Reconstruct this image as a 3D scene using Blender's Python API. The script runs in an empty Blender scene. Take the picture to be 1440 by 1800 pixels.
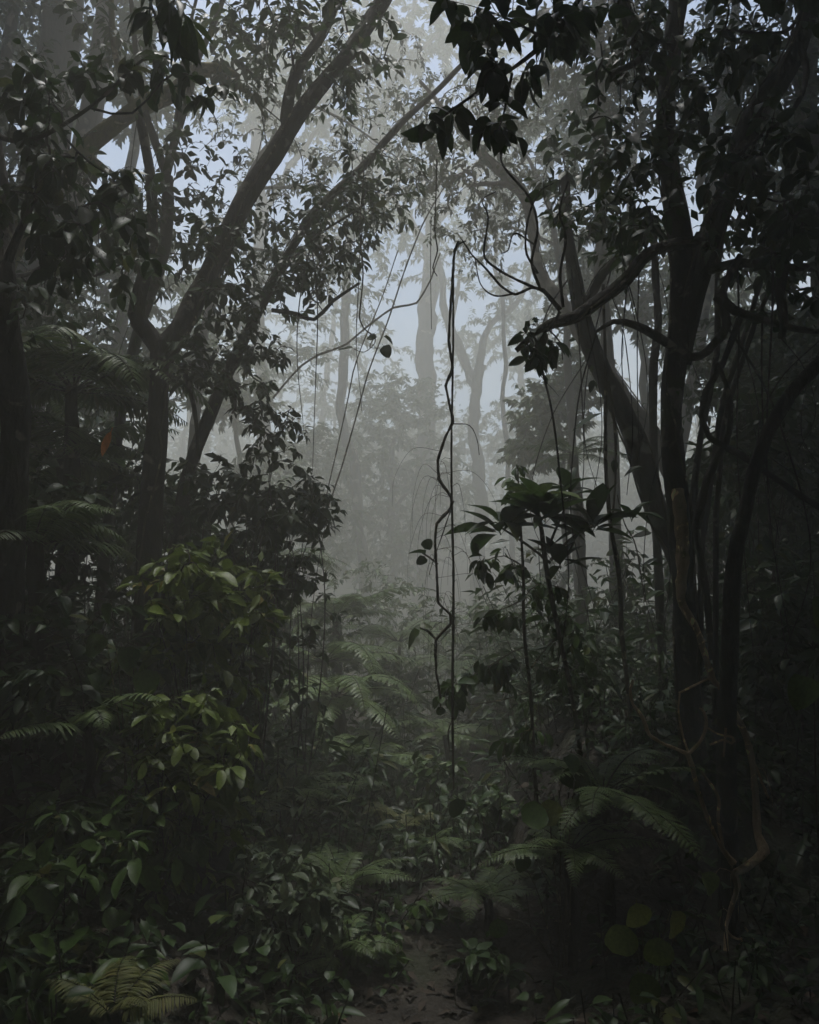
import bpy, math
import numpy as np
from mathutils import Vector, Matrix

# ------------------------------------------------------------------ scene, camera, light
sc = bpy.context.scene
col = sc.collection
PITCH = math.radians(7.0)
FPX = 1334.0                      # focal length in pixels of the 1440 x 1800 photograph
CAM = np.array([0.0, 0.0, 1.6])
cd = bpy.data.cameras.new("camera")
cam = bpy.data.objects.new("camera", cd)
col.objects.link(cam)
cam.location = CAM
cam.rotation_euler = (math.radians(90) + PITCH, 0, 0)
cd.sensor_fit = 'VERTICAL'
cd.sensor_height = 24.0
cd.lens = 24.0 * FPX / 1800.0
cd.clip_start = 0.05
cd.clip_end = 600
sc.camera = cam

SUN_EL, SUN_AZ = math.radians(82), math.radians(-3)
w = bpy.data.worlds.new("World")
sc.world = w
w.use_nodes = True
nt = w.node_tree
nt.nodes.clear()
sky = nt.nodes.new("ShaderNodeTexSky")
sky.sky_type = 'NISHITA'
sky.sun_disc = False
sky.sun_elevation = SUN_EL
sky.sun_rotation = SUN_AZ
sky.dust_density = 1.5
hsv = nt.nodes.new("ShaderNodeHueSaturation")
hsv.inputs['Saturation'].default_value = 1.15
bg = nt.nodes.new("ShaderNodeBackground")
bg.inputs['Strength'].default_value = 0.07
wo = nt.nodes.new("ShaderNodeOutputWorld")
nt.links.new(sky.outputs[0], hsv.inputs['Color'])
nt.links.new(hsv.outputs[0], bg.inputs['Color'])
nt.links.new(bg.outputs[0], wo.inputs['Surface'])

sd = bpy.data.lights.new("sun", 'SUN')
sd.energy = 1.5
sd.angle = math.radians(18)
sd.color = (1.0, 0.985, 0.96)
sun = bpy.data.objects.new("sun", sd)
col.objects.link(sun)
sun.rotation_euler = (-(math.pi / 2 - SUN_EL), 0, -SUN_AZ)
sun.location = (0, 20, 40)

sc.view_settings.view_transform = 'Standard'
sc.view_settings.look = 'None'
sc.view_settings.exposure = 1.9
sc.view_settings.gamma = 1.0
sc.view_settings.use_curve_mapping = False
cy = sc.cycles
cy.use_denoising = True
try:
    cy.denoiser = 'OPENIMAGEDENOISE'
except Exception:
    pass
cy.use_adaptive_sampling = True
cy.adaptive_threshold = 0.02
cy.max_bounces = 5
cy.diffuse_bounces = 2
cy.glossy_bounces = 1
cy.transmission_bounces = 2
cy.volume_bounces = 2
cy.transparent_max_bounces = 4
cy.caustics_reflective = False
cy.caustics_refractive = False
sc.render.use_persistent_data = False
HAZE_DENSITY = 0.034

# ------------------------------------------------------------------ coordinates and terrain
FWD = np.array([0, math.cos(PITCH), math.sin(PITCH)])
UPV = np.array([0, -math.sin(PITCH), math.cos(PITCH)])
RGT = np.array([1.0, 0, 0])


def at(x, y, d):
    """point at depth d (metres) seen at pixel x, y of the photograph"""
    return CAM + d * (FWD + (x - 720.0) / FPX * RGT - (y - 900.0) / FPX * UPV)


def project(P):
    q = P - CAM
    d = q @ FWD
    dd = np.where(d > 0.05, d, 0.05)
    return 720 + FPX * (q @ RGT) / dd, 900 - FPX * (q @ UPV) / dd, d


def sstep(a, b, v):
    t = np.clip((v - a) / (b - a), 0, 1)
    return t * t * (3 - 2 * t)


def path_x(y):
    return 0.10 + 0.008 * y + 0.06 * np.sin(y * 0.5)


def ground_h(x, y):
    x = np.asarray(x, float)
    y = np.asarray(y, float)
    xc = path_x(y)
    u = x - xc
    near = 1 - 0.35 * sstep(9, 16, y)
    h = near * (1.0 * sstep(0.4, 2.2, -u) * (0.45 + 0.55 * sstep(2.2, 4.0, y)) + 0.9 * sstep(0.25, 0.85, u) * (0.12 + 0.88 * sstep(3.5, 4.6, y)))
    h += 0.10 * np.maximum(0, np.abs(x) - 3.5) * sstep(0, 6, y + 6)
    h += 5.0 * sstep(20, 56, y) - 0.25 * sstep(4, 9, y) * (1 - sstep(14, 20, y))
    h += 0.05 * np.sin(x * 2.1 + 1) * np.sin(y * 1.7) + 0.03 * np.sin(x * 5.3) * np.sin(y * 4.4 + 2)
    h += 0.018 * np.sin(x * 13 + y * 3) * np.sin(y * 11 - x * 4)
    return h


# ------------------------------------------------------------------ materials
def nodes_of(name):
    m = bpy.data.materials.new(name)
    m.use_nodes = True
    t = m.node_tree
    t.nodes.clear()
    return m, t, t.nodes.new


def leaf_material(name, ca, cb, cc, rough=0.45, trans=0.25):
    m, t, N = nodes_of(name)
    out = N("ShaderNodeOutputMaterial")
    geo = N("ShaderNodeNewGeometry")
    oi = N("ShaderNodeObjectInfo")
    add = N("ShaderNodeMath"); add.operation = 'ADD'
    fr = N("ShaderNodeMath"); fr.operation = 'FRACT'
    t.links.new(geo.outputs['Random Per Island'], add.inputs[0])
    t.links.new(oi.outputs['Random'], add.inputs[1])
    t.links.new(add.outputs[0], fr.inputs[0])
    ramp = N("ShaderNodeValToRGB")
    e = ramp.color_ramp.elements
    e[0].position, e[0].color = 0.0, (*ca, 1)
    e[1].position, e[1].color = 0.62, (*cb, 1)
    x = e.new(0.93); x.color = (*cb, 1)
    x = e.new(1.0); x.color = (*cc, 1)
    t.links.new(fr.outputs[0], ramp.inputs[0])
    tc = N("ShaderNodeTexCoord")
    no = N("ShaderNodeTexNoise")
    no.inputs['Scale'].default_value = 9.0
    no.inputs['Detail'].default_value = 4.0
    t.links.new(tc.outputs['Object'], no.inputs['Vector'])
    mr = N("ShaderNodeMapRange")
    mr.inputs['From Min'].default_value = 0.3
    mr.inputs['From Max'].default_value = 0.7
    mr.inputs['To Min'].default_value = 0.7
    mr.inputs['To Max'].default_value = 1.25
    t.links.new(no.outputs[0], mr.inputs[0])
    mul = N("ShaderNodeVectorMath"); mul.operation = 'SCALE'
    t.links.new(ramp.outputs[0], mul.inputs[0])
    t.links.new(mr.outputs[0], mul.inputs['Scale'])
    p = N("ShaderNodeBsdfPrincipled")
    p.inputs['Roughness'].default_value = rough
    p.inputs['Specular IOR Level'].default_value = 0.35
    t.links.new(mul.outputs[0], p.inputs['Base Color'])
    tr = N("ShaderNodeBsdfTranslucent")
    t.links.new(mul.outputs[0], tr.inputs['Color'])
    mix = N("ShaderNodeMixShader")
    mix.inputs[0].default_value = trans
    t.links.new(p.outputs[0], mix.inputs[1])
    t.links.new(tr.outputs[0], mix.inputs[2])
    t.links.new(mix.outputs[0], out.inputs['Surface'])
    return m


def bark_material(name, ca, cb, moss=None, moss_amt=0.5, scale=14.0, rough=0.85):
    m, t, N = nodes_of(name)
    out = N("ShaderNodeOutputMaterial")
    tc = N("ShaderNodeTexCoord")
    mp = N("ShaderNodeMapping")
    mp.inputs['Scale'].default_value = (1, 1, 0.35)
    t.links.new(tc.outputs['Object'], mp.inputs['Vector'])
    no = N("ShaderNodeTexNoise")
    no.inputs['Scale'].default_value = scale
    no.inputs['Detail'].default_value = 7.0
    no.inputs['Roughness'].default_value = 0.65
    t.links.new(mp.outputs[0], no.inputs['Vector'])
    ramp = N("ShaderNodeValToRGB")
    e = ramp.color_ramp.elements
    e[0].position, e[0].color = 0.32, (*ca, 1)
    e[1].position, e[1].color = 0.68, (*cb, 1)
    t.links.new(no.outputs[0], ramp.inputs[0])
    colour = ramp.outputs[0]
    if moss:
        n2 = N("ShaderNodeTexNoise")
        n2.inputs['Scale'].default_value = scale * 0.35
        n2.inputs['Detail'].default_value = 6.0
        t.links.new(tc.outputs['Object'], n2.inputs['Vector'])
        r2 = N("ShaderNodeValToRGB")
        r2.color_ramp.elements[0].position = 1 - moss_amt - 0.06
        r2.color_ramp.elements[1].position = 1 - moss_amt + 0.08
        t.links.new(n2.outputs[0], r2.inputs[0])
        mx = N("ShaderNodeMix"); mx.data_type = 'RGBA'
        t.links.new(r2.outputs[0], mx.inputs['Factor'])
        t.links.new(colour, mx.inputs[6])
        mx.inputs[7].default_value = (*moss, 1)
        colour = mx.outputs[2]
    n3 = N("ShaderNodeTexNoise")
    n3.inputs['Scale'].default_value = scale * 0.55
    n3.inputs['Detail'].default_value = 8.0
    n3.inputs['Distortion'].default_value = 0.6
    t.links.new(tc.outputs['Object'], n3.inputs['Vector'])
    r3 = N("ShaderNodeValToRGB")
    r3.color_ramp.elements[0].position = 0.60
    r3.color_ramp.elements[1].position = 0.66
    t.links.new(n3.outputs[0], r3.inputs[0])
    mx3 = N("ShaderNodeMix"); mx3.data_type = 'RGBA'
    t.links.new(r3.outputs[0], mx3.inputs['Factor'])
    t.links.new(colour, mx3.inputs[6])
    mx3.inputs[7].default_value = (cb[0] * 2.2, cb[1] * 2.3, cb[2] * 2.1, 1)
    colour = mx3.outputs[2]
    p = N("ShaderNodeBsdfPrincipled")
    p.inputs['Roughness'].default_value = rough
    p.inputs['Specular IOR Level'].default_value = 0.25
    t.links.new(colour, p.inputs['Base Color'])
    b = N("ShaderNodeBump")
    b.inputs['Strength'].default_value = 1.0
    b.inputs['Distance'].default_value = 0.05
    t.links.new(no.outputs[0], b.inputs['Height'])
    t.links.new(b.outputs[0], p.inputs['Normal'])
    t.links.new(p.outputs[0], out.inputs['Surface'])
    return m


M = {
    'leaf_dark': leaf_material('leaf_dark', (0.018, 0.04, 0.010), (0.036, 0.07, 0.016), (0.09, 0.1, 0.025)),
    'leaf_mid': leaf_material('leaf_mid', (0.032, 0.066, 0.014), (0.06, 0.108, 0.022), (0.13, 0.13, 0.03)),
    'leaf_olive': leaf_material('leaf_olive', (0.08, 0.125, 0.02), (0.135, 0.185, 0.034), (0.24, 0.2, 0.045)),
    'leaf_bright': leaf_material('leaf_bright', (0.07, 0.11, 0.03), (0.12, 0.17, 0.045), (0.2, 0.2, 0.06)),
    'leaf_grey': leaf_material('leaf_grey', (0.05, 0.075, 0.04), (0.09, 0.12, 0.06), (0.14, 0.14, 0.07)),
    'fern': leaf_material('fern', (0.07, 0.115, 0.035), (0.11, 0.165, 0.05), (0.15, 0.16, 0.06), 0.45),
    'fern_yellow': leaf_material('fern_yellow', (0.08, 0.1, 0.03), (0.14, 0.15, 0.045), (0.2, 0.17, 0.06), 0.6),
    'dead_leaf': leaf_material('dead_leaf', (0.45, 0.15, 0.03), (0.6, 0.22, 0.05), (0.65, 0.28, 0.06), 0.6),
    'litter': leaf_material('litter', (0.03, 0.024, 0.016), (0.055, 0.04, 0.026), (0.13, 0.08, 0.04), 0.75, 0.05),
    'bark_dark': bark_material('bark_dark', (0.022, 0.02, 0.017), (0.07, 0.062, 0.052), (0.045, 0.052, 0.018), 0.42),
    'bark_grey': bark_material('bark_grey', (0.05, 0.045, 0.042), (0.13, 0.118, 0.108), (0.06, 0.07, 0.035), 0.36, 6.0),
    'bark_pale': bark_material('bark_pale', (0.09, 0.075, 0.068), (0.2, 0.175, 0.16), (0.07, 0.08, 0.04), 0.3, 4.0),
    'bark_moss': bark_material('bark_moss', (0.07, 0.055, 0.035), (0.17, 0.135, 0.085), (0.14, 0.135, 0.04), 0.58, 18.0),
    'vine': bark_material('vine', (0.05, 0.042, 0.03), (0.13, 0.11, 0.075), (0.07, 0.075, 0.03), 0.4, 30.0),
    'vine_pale': bark_material('vine_pale', (0.36, 0.25, 0.14), (0.6, 0.46, 0.29), (0.22, 0.2, 0.07), 0.35, 30.0),
    'twig': bark_material('twig', (0.025, 0.022, 0.018), (0.06, 0.052, 0.042), None, 0, 25.0),
}


def soil_material():
    m, t, N = nodes_of('soil')
    out = N("ShaderNodeOutputMaterial")
    tc = N("ShaderNodeTexCoord")
    n1 = N("ShaderNodeTexNoise"); n1.inputs['Scale'].default_value = 1.3; n1.inputs['Detail'].default_value = 9
    n2 = N("ShaderNodeTexNoise"); n2.inputs['Scale'].default_value = 24; n2.inputs['Detail'].default_value = 5
    for n in (n1, n2):
        t.links.new(tc.outputs['Object'], n.inputs['Vector'])
    r = N("ShaderNodeValToRGB")
    e = r.color_ramp.elements
    e[0].position, e[0].color = 0.35, (0.022, 0.018, 0.013, 1)
    e[1].position, e[1].color = 0.62, (0.035, 0.042, 0.02, 1)
    x = e.new(0.5); x.color = (0.036, 0.03, 0.021, 1)
    t.links.new(n1.outputs[0], r.inputs[0])
    p = N("ShaderNodeBsdfPrincipled"); p.inputs['Roughness'].default_value = 0.9
    t.links.new(r.outputs[0], p.inputs['Base Color'])
    b = N("ShaderNodeBump"); b.inputs['Strength'].default_value = 0.8; b.inputs['Distance'].default_value = 0.04
    t.links.new(n2.outputs[0], b.inputs['Height'])
    t.links.new(b.outputs[0], p.inputs['Normal'])
    t.links.new(p.outputs[0], out.inputs['Surface'])
    return m


M['soil'] = soil_material()

# ------------------------------------------------------------------ mesh helpers


def np_mesh(name, parts, mats, smooth=True):
    """parts: list of (verts (n,3), faces (m,k), material index)"""
    parts = [p for p in parts if len(p[0]) and len(p[1])]
    V = np.concatenate([p[0] for p in parts]).astype(np.float32)
    off, idx, start, tot, mi = 0, [], [], [], []
    ls = 0
    for v, f, k in parts:
        f = np.asarray(f, np.int32)
        n, c = f.shape
        idx.append((f + off).ravel())
        start.append(ls + np.arange(n, dtype=np.int32) * c)
        tot.append(np.full(n, c, np.int32))
        mi.append(np.full(n, k, np.int32))
        ls += n * c
        off += len(v)
    idx = np.concatenate(idx); start = np.concatenate(start); tot = np.concatenate(tot); mi = np.concatenate(mi)
    me = bpy.data.meshes.new(name)
    me.vertices.add(len(V)); me.vertices.foreach_set('co', V.ravel())
    me.loops.add(len(idx)); me.loops.foreach_set('vertex_index', idx)
    me.polygons.add(len(start))
    me.polygons.foreach_set('loop_start', start)
    me.polygons.foreach_set('loop_total', tot)
    me.polygons.foreach_set('material_index', mi)
    me.polygons.foreach_set('use_smooth', np.full(len(start), smooth, bool))
    for m in mats:
        me.materials.append(m)
    me.update(calc_edges=True)
    me.validate()
    return me


def link(name, me, parent=None, loc=None):
    o = bpy.data.objects.new(name, me)
    col.objects.link(o)
    if parent is not None:
        o.parent = parent
    if loc is not None:
        o.location = loc
    return o


def thing(name, label, cat, base, group=None):
    o = bpy.data.objects.new(name, None)
    o.empty_display_size = 0.1
    col.objects.link(o)
    o.location = base
    o['label'] = label
    o['category'] = cat
    if group:
        o['group'] = group
    return o


def catmull(P, step, tension=1.0):
    P = np.asarray(P, float)
    if len(P) < 2:
        return P
    Q = np.vstack([2 * P[0] - P[1], P, 2 * P[-1] - P[-2]])
    out = []
    for i in range(1, len(Q) - 2):
        L = np.linalg.norm(Q[i + 1, :3] - Q[i, :3])
        n = max(2, int(math.ceil(L / step)))
        t = np.linspace(0, 1, n, endpoint=False)[:, None]
        a, b, c, d = Q[i - 1], Q[i], Q[i + 1], Q[i + 2]
        cr = 0.5 * (2 * b + (c - a) * t + (2 * a - 5 * b + 4 * c - d) * t ** 2 + (3 * b - a - 3 * c + d) * t ** 3)
        out.append(cr * tension + (b + (c - b) * t) * (1 - tension))
    out.append(P[-1:])
    return np.vstack(out)


def wander(rng, P, amp, k=4):
    """add a smooth wander to a polyline"""
    n = len(P)
    s = np.concatenate([[0], np.cumsum(np.linalg.norm(np.diff(P, axis=0), axis=1))])
    W = np.zeros((n, 3))
    for i in range(k):
        fr = (1.1 + 1.7 * i) * rng.uniform(0.7, 1.3)
        W += np.sin(s[:, None] * fr + rng.uniform(0, 6.28, 3)) * amp / (1 + i)
    return P + W - W[0]


def tube(rng, P, R, sides, rough=0.12):
    P = np.asarray(P, float); R = np.asarray(R, float)
    n = len(P)
    T = np.gradient(P, axis=0)
    T /= np.linalg.norm(T, axis=1)[:, None] + 1e-9
    u = np.cross(T[0], [0.3, 0.9, 0.2]); u /= np.linalg.norm(u) + 1e-9
    a = np.arange(sides) / sides * 2 * math.pi
    ph = rng.uniform(0, 6.28, 3)
    V = np.empty((n, sides, 3))
    s = np.concatenate([[0], np.cumsum(np.linalg.norm(np.diff(P, axis=0), axis=1))]) / (R.mean() + 1e-6)
    for i in range(n):
        u = u - T[i] * (u @ T[i]); u /= np.linalg.norm(u) + 1e-9
        v = np.cross(T[i], u)
        r = R[i] * (1 + rough * (np.sin(2 * a + s[i] * 0.23 + ph[0]) * 0.6 + np.sin(3 * a - s[i] * 0.41 + ph[1]) * 0.4
                                 + 0.5 * np.sin(s[i] * 0.8 + ph[2]) + rng.normal(0, 0.35, sides)))
        V[i] = P[i] + r[:, None] * (np.cos(a)[:, None] * u + np.sin(a)[:, None] * v)
    V = V.reshape(-1, 3)
    i, j = np.meshgrid(np.arange(n - 1), np.arange(sides), indexing='ij')
    j2 = (j + 1) % sides
    F = np.stack([i * sides + j, i * sides + j2, (i + 1) * sides + j2, (i + 1) * sides + j], -1).reshape(-1, 4)
    return V, F


def tubes_batch(P, R, k=4):
    """many short twigs at once: P (T,n,3), R (T,n)"""
    Tn, n, _ = P.shape
    d = P[:, -1] - P[:, 0]
    d /= np.linalg.norm(d, axis=1)[:, None] + 1e-9
    ref = np.where(np.abs(d[:, 2:3]) > 0.8, np.array([[1.0, 0, 0]]), np.array([[0, 0, 1.0]]))
    u = np.cross(d, ref); u /= np.linalg.norm(u, axis=1)[:, None] + 1e-9
    v = np.cross(d, u)
    a = np.arange(k) / k * 2 * math.pi
    ring = np.cos(a)[None, :, None] * u[:, None] + np.sin(a)[None, :, None] * v[:, None]
    V = P[:, :, None, :] + R[:, :, None, None] * ring[:, None]
    b = (np.arange(Tn) * n * k)[:, None, None]
    i, j = np.meshgrid(np.arange(n - 1), np.arange(k), indexing='ij')
    j2 = (j + 1) % k
    F = np.stack([i * k + j, i * k + j2, (i + 1) * k + j2, (i + 1) * k + j], -1).reshape(1, -1, 4) + b
    return V.reshape(-1, 3), F.reshape(-1, 4)


# ------------------------------------------------------------------ leaves
PROFILE = {
    'ovate': (0.24, lambda t: (t ** 0.55) * (1 - t) ** 0.8),
    'elliptic': (0.21, lambda t: (t ** 0.75) * (1 - t) ** 0.75),
    'lance': (0.13, lambda t: (t ** 0.7) * (1 - t) ** 0.9),
    'heart': (0.40, lambda t: (t ** 0.3) * (1 - t) ** 0.62),
    'round': (0.47, lambda t: (t ** 0.45) * (1 - t) ** 0.42),
    'strap': (0.085, lambda t: (t ** 0.5) * (1 - t) ** 0.55),
}


def leaf_geo(kind, S, seed, bend=0.22, fold=0.35):
    rng = np.random.RandomState(seed)
    wmax, f = PROFILE[kind]
    if S == 1:      # far leaf: two triangles folded along the midrib
        return (np.array([[0, 0, 0], [-wmax, 0.42, fold * wmax - bend * 0.18], [0, 1, -bend], [wmax, 0.42, fold * wmax - bend * 0.18]]),
                np.array([(0, 2, 1), (0, 3, 2)]))
    tt = np.linspace(0, 1, 200)
    nrm = f(tt).max()
    t = np.linspace(0, 1, S + 1) if S > 2 else np.array([0, 0.42, 1.0])[:S + 1]
    wd = wmax * f(t) / nrm
    wd[0] = 0.012; wd[-1] = 0.004
    pet = 0.13
    y = pet + t * (1 - pet)
    tw = rng.uniform(-0.25, 0.25)
    zb = -bend * y ** 2
    xm = 0.05 * np.sin(y * 3 + rng.uniform(0, 6)) * y
    wav = 0.05 * np.sin(y * 14 + rng.uniform(0, 6)) if S > 3 else 0
    wav2 = 0.05 * np.sin(y * 12 + rng.uniform(0, 6)) if S > 3 else 0
    Lz = zb + wd * (fold + wav + tw * y)
    Rz = zb + wd * (fold + wav2 - tw * y)
    V = np.empty((S + 1, 3, 3))
    V[:, 0] = np.stack([xm - wd, y, Lz], 1)
    V[:, 1] = np.stack([xm, y, zb], 1)
    V[:, 2] = np.stack([xm + wd, y, Rz], 1)
    V = V.reshape(-1, 3)
    F = []
    for i in range(S):
        for j in range(2):
            F.append((i * 3 + j, i * 3 + j + 1, i * 3 + j + 4, i * 3 + j + 3))
    if S > 3:   # petiole
        n = len(V)
        V = np.vstack([V, [[-0.012, -0.02, 0.01], [0.012, -0.02, 0.01]]])
        F.append((n, n + 1, 2, 0))
    return V, np.array(F)


_leafcache = {}


def leaf_mesh(kind, mat, var):
    key = (kind, mat, var)
    if key not in _leafcache:
        b = [0.12, 0.3, 0.5, 0.2][var % 4]
        fo = [0.2, 0.45, 0.3, 0.6][var % 4]
        if kind == 'strap':
            b *= 1.6
        V, F = leaf_geo(kind, 8, 11 * var + 3, b, fo)
        _leafcache[key] = np_mesh('leaf', [(V, F, 0)], [M[mat]])
    return _leafcache[key]


def leaf_frames(D, Nn):
    """D leaf directions, Nn approximate normals -> (X,Y,Z) orthonormal"""
    D = D / (np.linalg.norm(D, axis=1)[:, None] + 1e-9)
    X = np.cross(D, Nn); X /= np.linalg.norm(X, axis=1)[:, None] + 1e-9
    Z = np.cross(X, D)
    return X, D, Z


def join_leaves(kind, S, pos, X, Y, Z, s, bend=0.25, fold=0.4, seed=1):
    V, F = leaf_geo(kind, S, seed, bend, fold)
    out = pos[:, None] + s[:, None, None] * (V[None, :, 0:1] * X[:, None] + V[None, :, 1:2] * Y[:, None] + V[None, :, 2:3] * Z[:, None])
    n = len(V)
    FF = F[None] + (np.arange(len(pos)) * n)[:, None, None]
    return out.reshape(-1, 3), FF.reshape(-1, F.shape[1])


def place_leaves(root, base, rng, pos, D, Nn, s, kind, mat, cap, minpx, twigs=None, twigmat='twig', crown='crown', lod=2):
    """largest leaves in the picture become objects, the rest one crown mesh"""
    X, Y, Z = leaf_frames(D, Nn)
    pxx, pyy, d = project(pos + Y * s[:, None] * 0.5)
    size = np.where((d > 0.3) & (pxx > -20) & (pxx < 1460) & (pyy > -20) & (pyy < 1820), s * FPX / np.maximum(d, 0.3), 0)
    order = np.argsort(-size)
    big = order[:cap]
    big = big[size[big] >= minpx]
    mask = np.ones(len(pos), bool); mask[big] = False
    for i in big:
        o = bpy.data.objects.new('leaf', leaf_mesh(kind, mat, int(rng.randint(4))))
        col.objects.link(o)
        o.parent = root
        p = pos[i] - base
        m = Matrix(((X[i, 0] * s[i], Y[i, 0] * s[i], Z[i, 0] * s[i], p[0]),
                    (X[i, 1] * s[i], Y[i, 1] * s[i], Z[i, 1] * s[i], p[1]),
                    (X[i, 2] * s[i], Y[i, 2] * s[i], Z[i, 2] * s[i], p[2]), (0, 0, 0, 1)))
        o.matrix_basis = m
    parts = []
    if twigs is not None and len(twigs[0]):
        parts.append((twigs[0] - base, twigs[1], 0))
    if mask.any():
        half = rng.rand(mask.sum()) < 0.5
        idx = np.where(mask)[0]
        for h, (b, f) in ((half, (0.15, 0.3)), (~half, (0.4, 0.55))):
            k = idx[h]
            if len(k):
                v, fa = join_leaves(kind, lod, pos[k] - base, X[k], Y[k], Z[k], s[k], b, f)
                parts.append((v, fa, 1))
    if parts:
        o = link(crown, np_mesh(crown, parts, [M[twigmat], M[mat]]), root)
        o['kind'] = 'stuff'
    return len(big)


def colonize(rng, nodes, targets, wob=0.10, n=6, sag=0.0):
    """join every target to the nearest point of the growing skeleton"""
    T = len(targets)
    N = np.empty((len(nodes) + T * (n - 2), 3)); N[:len(nodes)] = nodes
    own = np.full(len(N), -1)
    m = len(nodes)
    step = max(1, len(nodes) // 60)
    d0 = np.min(((targets[:, None] - nodes[None, ::step]) ** 2).sum(2), 1)
    order = np.argsort(d0)
    P = np.empty((T, n, 3)); par = np.full(T, -1)
    t = np.linspace(0, 1, n)[:, None]
    for q, j in enumerate(order):
        tg = targets[j]
        i = np.argmin(((N[:m] - tg) ** 2).sum(1))
        a = N[i]; par[q] = own[i]
        L = np.linalg.norm(tg - a)
        off = rng.normal(0, 1, 3) * wob * L
        off2 = rng.normal(0, 1, 3) * wob * L * 0.5
        poly = a + (tg - a) * t + off * np.sin(math.pi * t) + off2 * np.sin(2 * math.pi * t)
        poly[:, 2] -= sag * L * (t[:, 0] ** 2) - sag * L * t[:, 0] * 0.5
        P[q] = poly
        N[m:m + n - 2] = poly[2:]
        own[m:m + n - 2] = q
        m += n - 2
    load = np.ones(T)
    for q in range(T - 1, -1, -1):
        if par[q] >= 0:
            load[par[q]] += load[q]
    return P, load


def twig_leaves(rng, P, per, size, droop=0.35, spread=0.85, t0=0.25, normal_tilt=0.45, sizevar=0.3):
    """alternate leaves along every twig, one at its tip"""
    T, n, _ = P.shape
    t = (t0 + (1 - t0) * (np.arange(per) + rng.uniform(-0.3, 0.3, (T, per)) + 0.5) / per).clip(0, 1)
    t[:, -1] = 1.0
    f = t * (n - 1); i0 = np.minimum(f.astype(int), n - 2); fr = (f - i0)[..., None]
    r = np.arange(T)[:, None]
    A = P[r, i0]; B = P[r, i0 + 1]
    pos = A + (B - A) * fr
    tan = (B - A) / (np.linalg.norm(B - A, axis=2)[..., None] + 1e-9)
    up = np.array([0, 0, 1.0])
    side = np.cross(tan, up); side /= np.linalg.norm(side, axis=2)[..., None] + 1e-6
    sgn = np.where(np.arange(per) % 2 == 0, 1, -1)[None, :, None]
    D = tan * rng.uniform(0.35, 0.8, (T, per, 1)) + side * sgn * spread * rng.uniform(0.7, 1.2, (T, per, 1))
    D[:, -1] = tan[:, -1] + rng.normal(0, 0.2, (T, 3))
    D += rng.normal(0, 0.22, D.shape)
    D[..., 2] -= droop * rng.uniform(0.2, 1.6, (T, per))
    Nn = up + rng.normal(0, normal_tilt, D.shape)
    s = size * (1 + sizevar * rng.normal(0, 1, (T, per)).clip(-1.6, 1.6)) * (0.75 + 0.25 * np.sin(math.pi * np.linspace(0.25, 0.9, per)))[None]
    return pos.reshape(-1, 3), D.reshape(-1, 3), Nn.reshape(-1, 3), s.ravel()


def limb_world(rng, spec, wob, step, tension=1.0):
    """spec: (px, py, depth, width px) -> polyline and radii in metres"""
    P = np.array([np.append(at(x, y, d), 0.38 * wd * d / FPX) for x, y, d, wd in spec])
    Q = catmull(P, step, tension)
    pts = wander(rng, Q[:, :3], wob)
    return pts, np.maximum(Q[:, 3], 0.002)


def to_ground(pts, rad, flare=1.5):
    """carry the first point of a trunk down into the ground"""
    p = pts[0]
    g = float(ground_h(p[0], p[1])) - 0.12
    if p[2] - g < 0.05:
        return pts, rad
    k = max(2, int((p[2] - g) / 0.15))
    t = np.linspace(0, 1, k, endpoint=False)
    dirv = (pts[0] - pts[min(3, len(pts) - 1)])
    dx = dirv[:2] / (abs(dirv[2]) + 1e-3) * (p[2] - g) * 0.35
    dx = dx.clip(-0.8, 0.8)
    low = np.stack([p[0] + dx[0] * (1 - t), p[1] + dx[1] * (1 - t), g + (p[2] - g) * t], 1)
    r = rad[0] * (1 + (flare - 1) * (1 - t) ** 3)
    return np.vstack([low, pts]), np.concatenate([r, rad])


def blob_targets(rng, blobs):
    out = []
    for cx, cy, d, rx, ry, rd, n in blobs:
        c = at(cx, cy, d)
        q = rng.normal(0, 1, (n, 3)); q /= np.linalg.norm(q, axis=1)[:, None]
        q *= (rng.rand(n) ** 0.45)[:, None]
        out.append(c + q[:, 0:1] * RGT * rx * d / FPX + q[:, 1:2] * UPV * ry * d / FPX + q[:, 2:3] * FWD * rd)
    return np.vstack(out)


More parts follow.
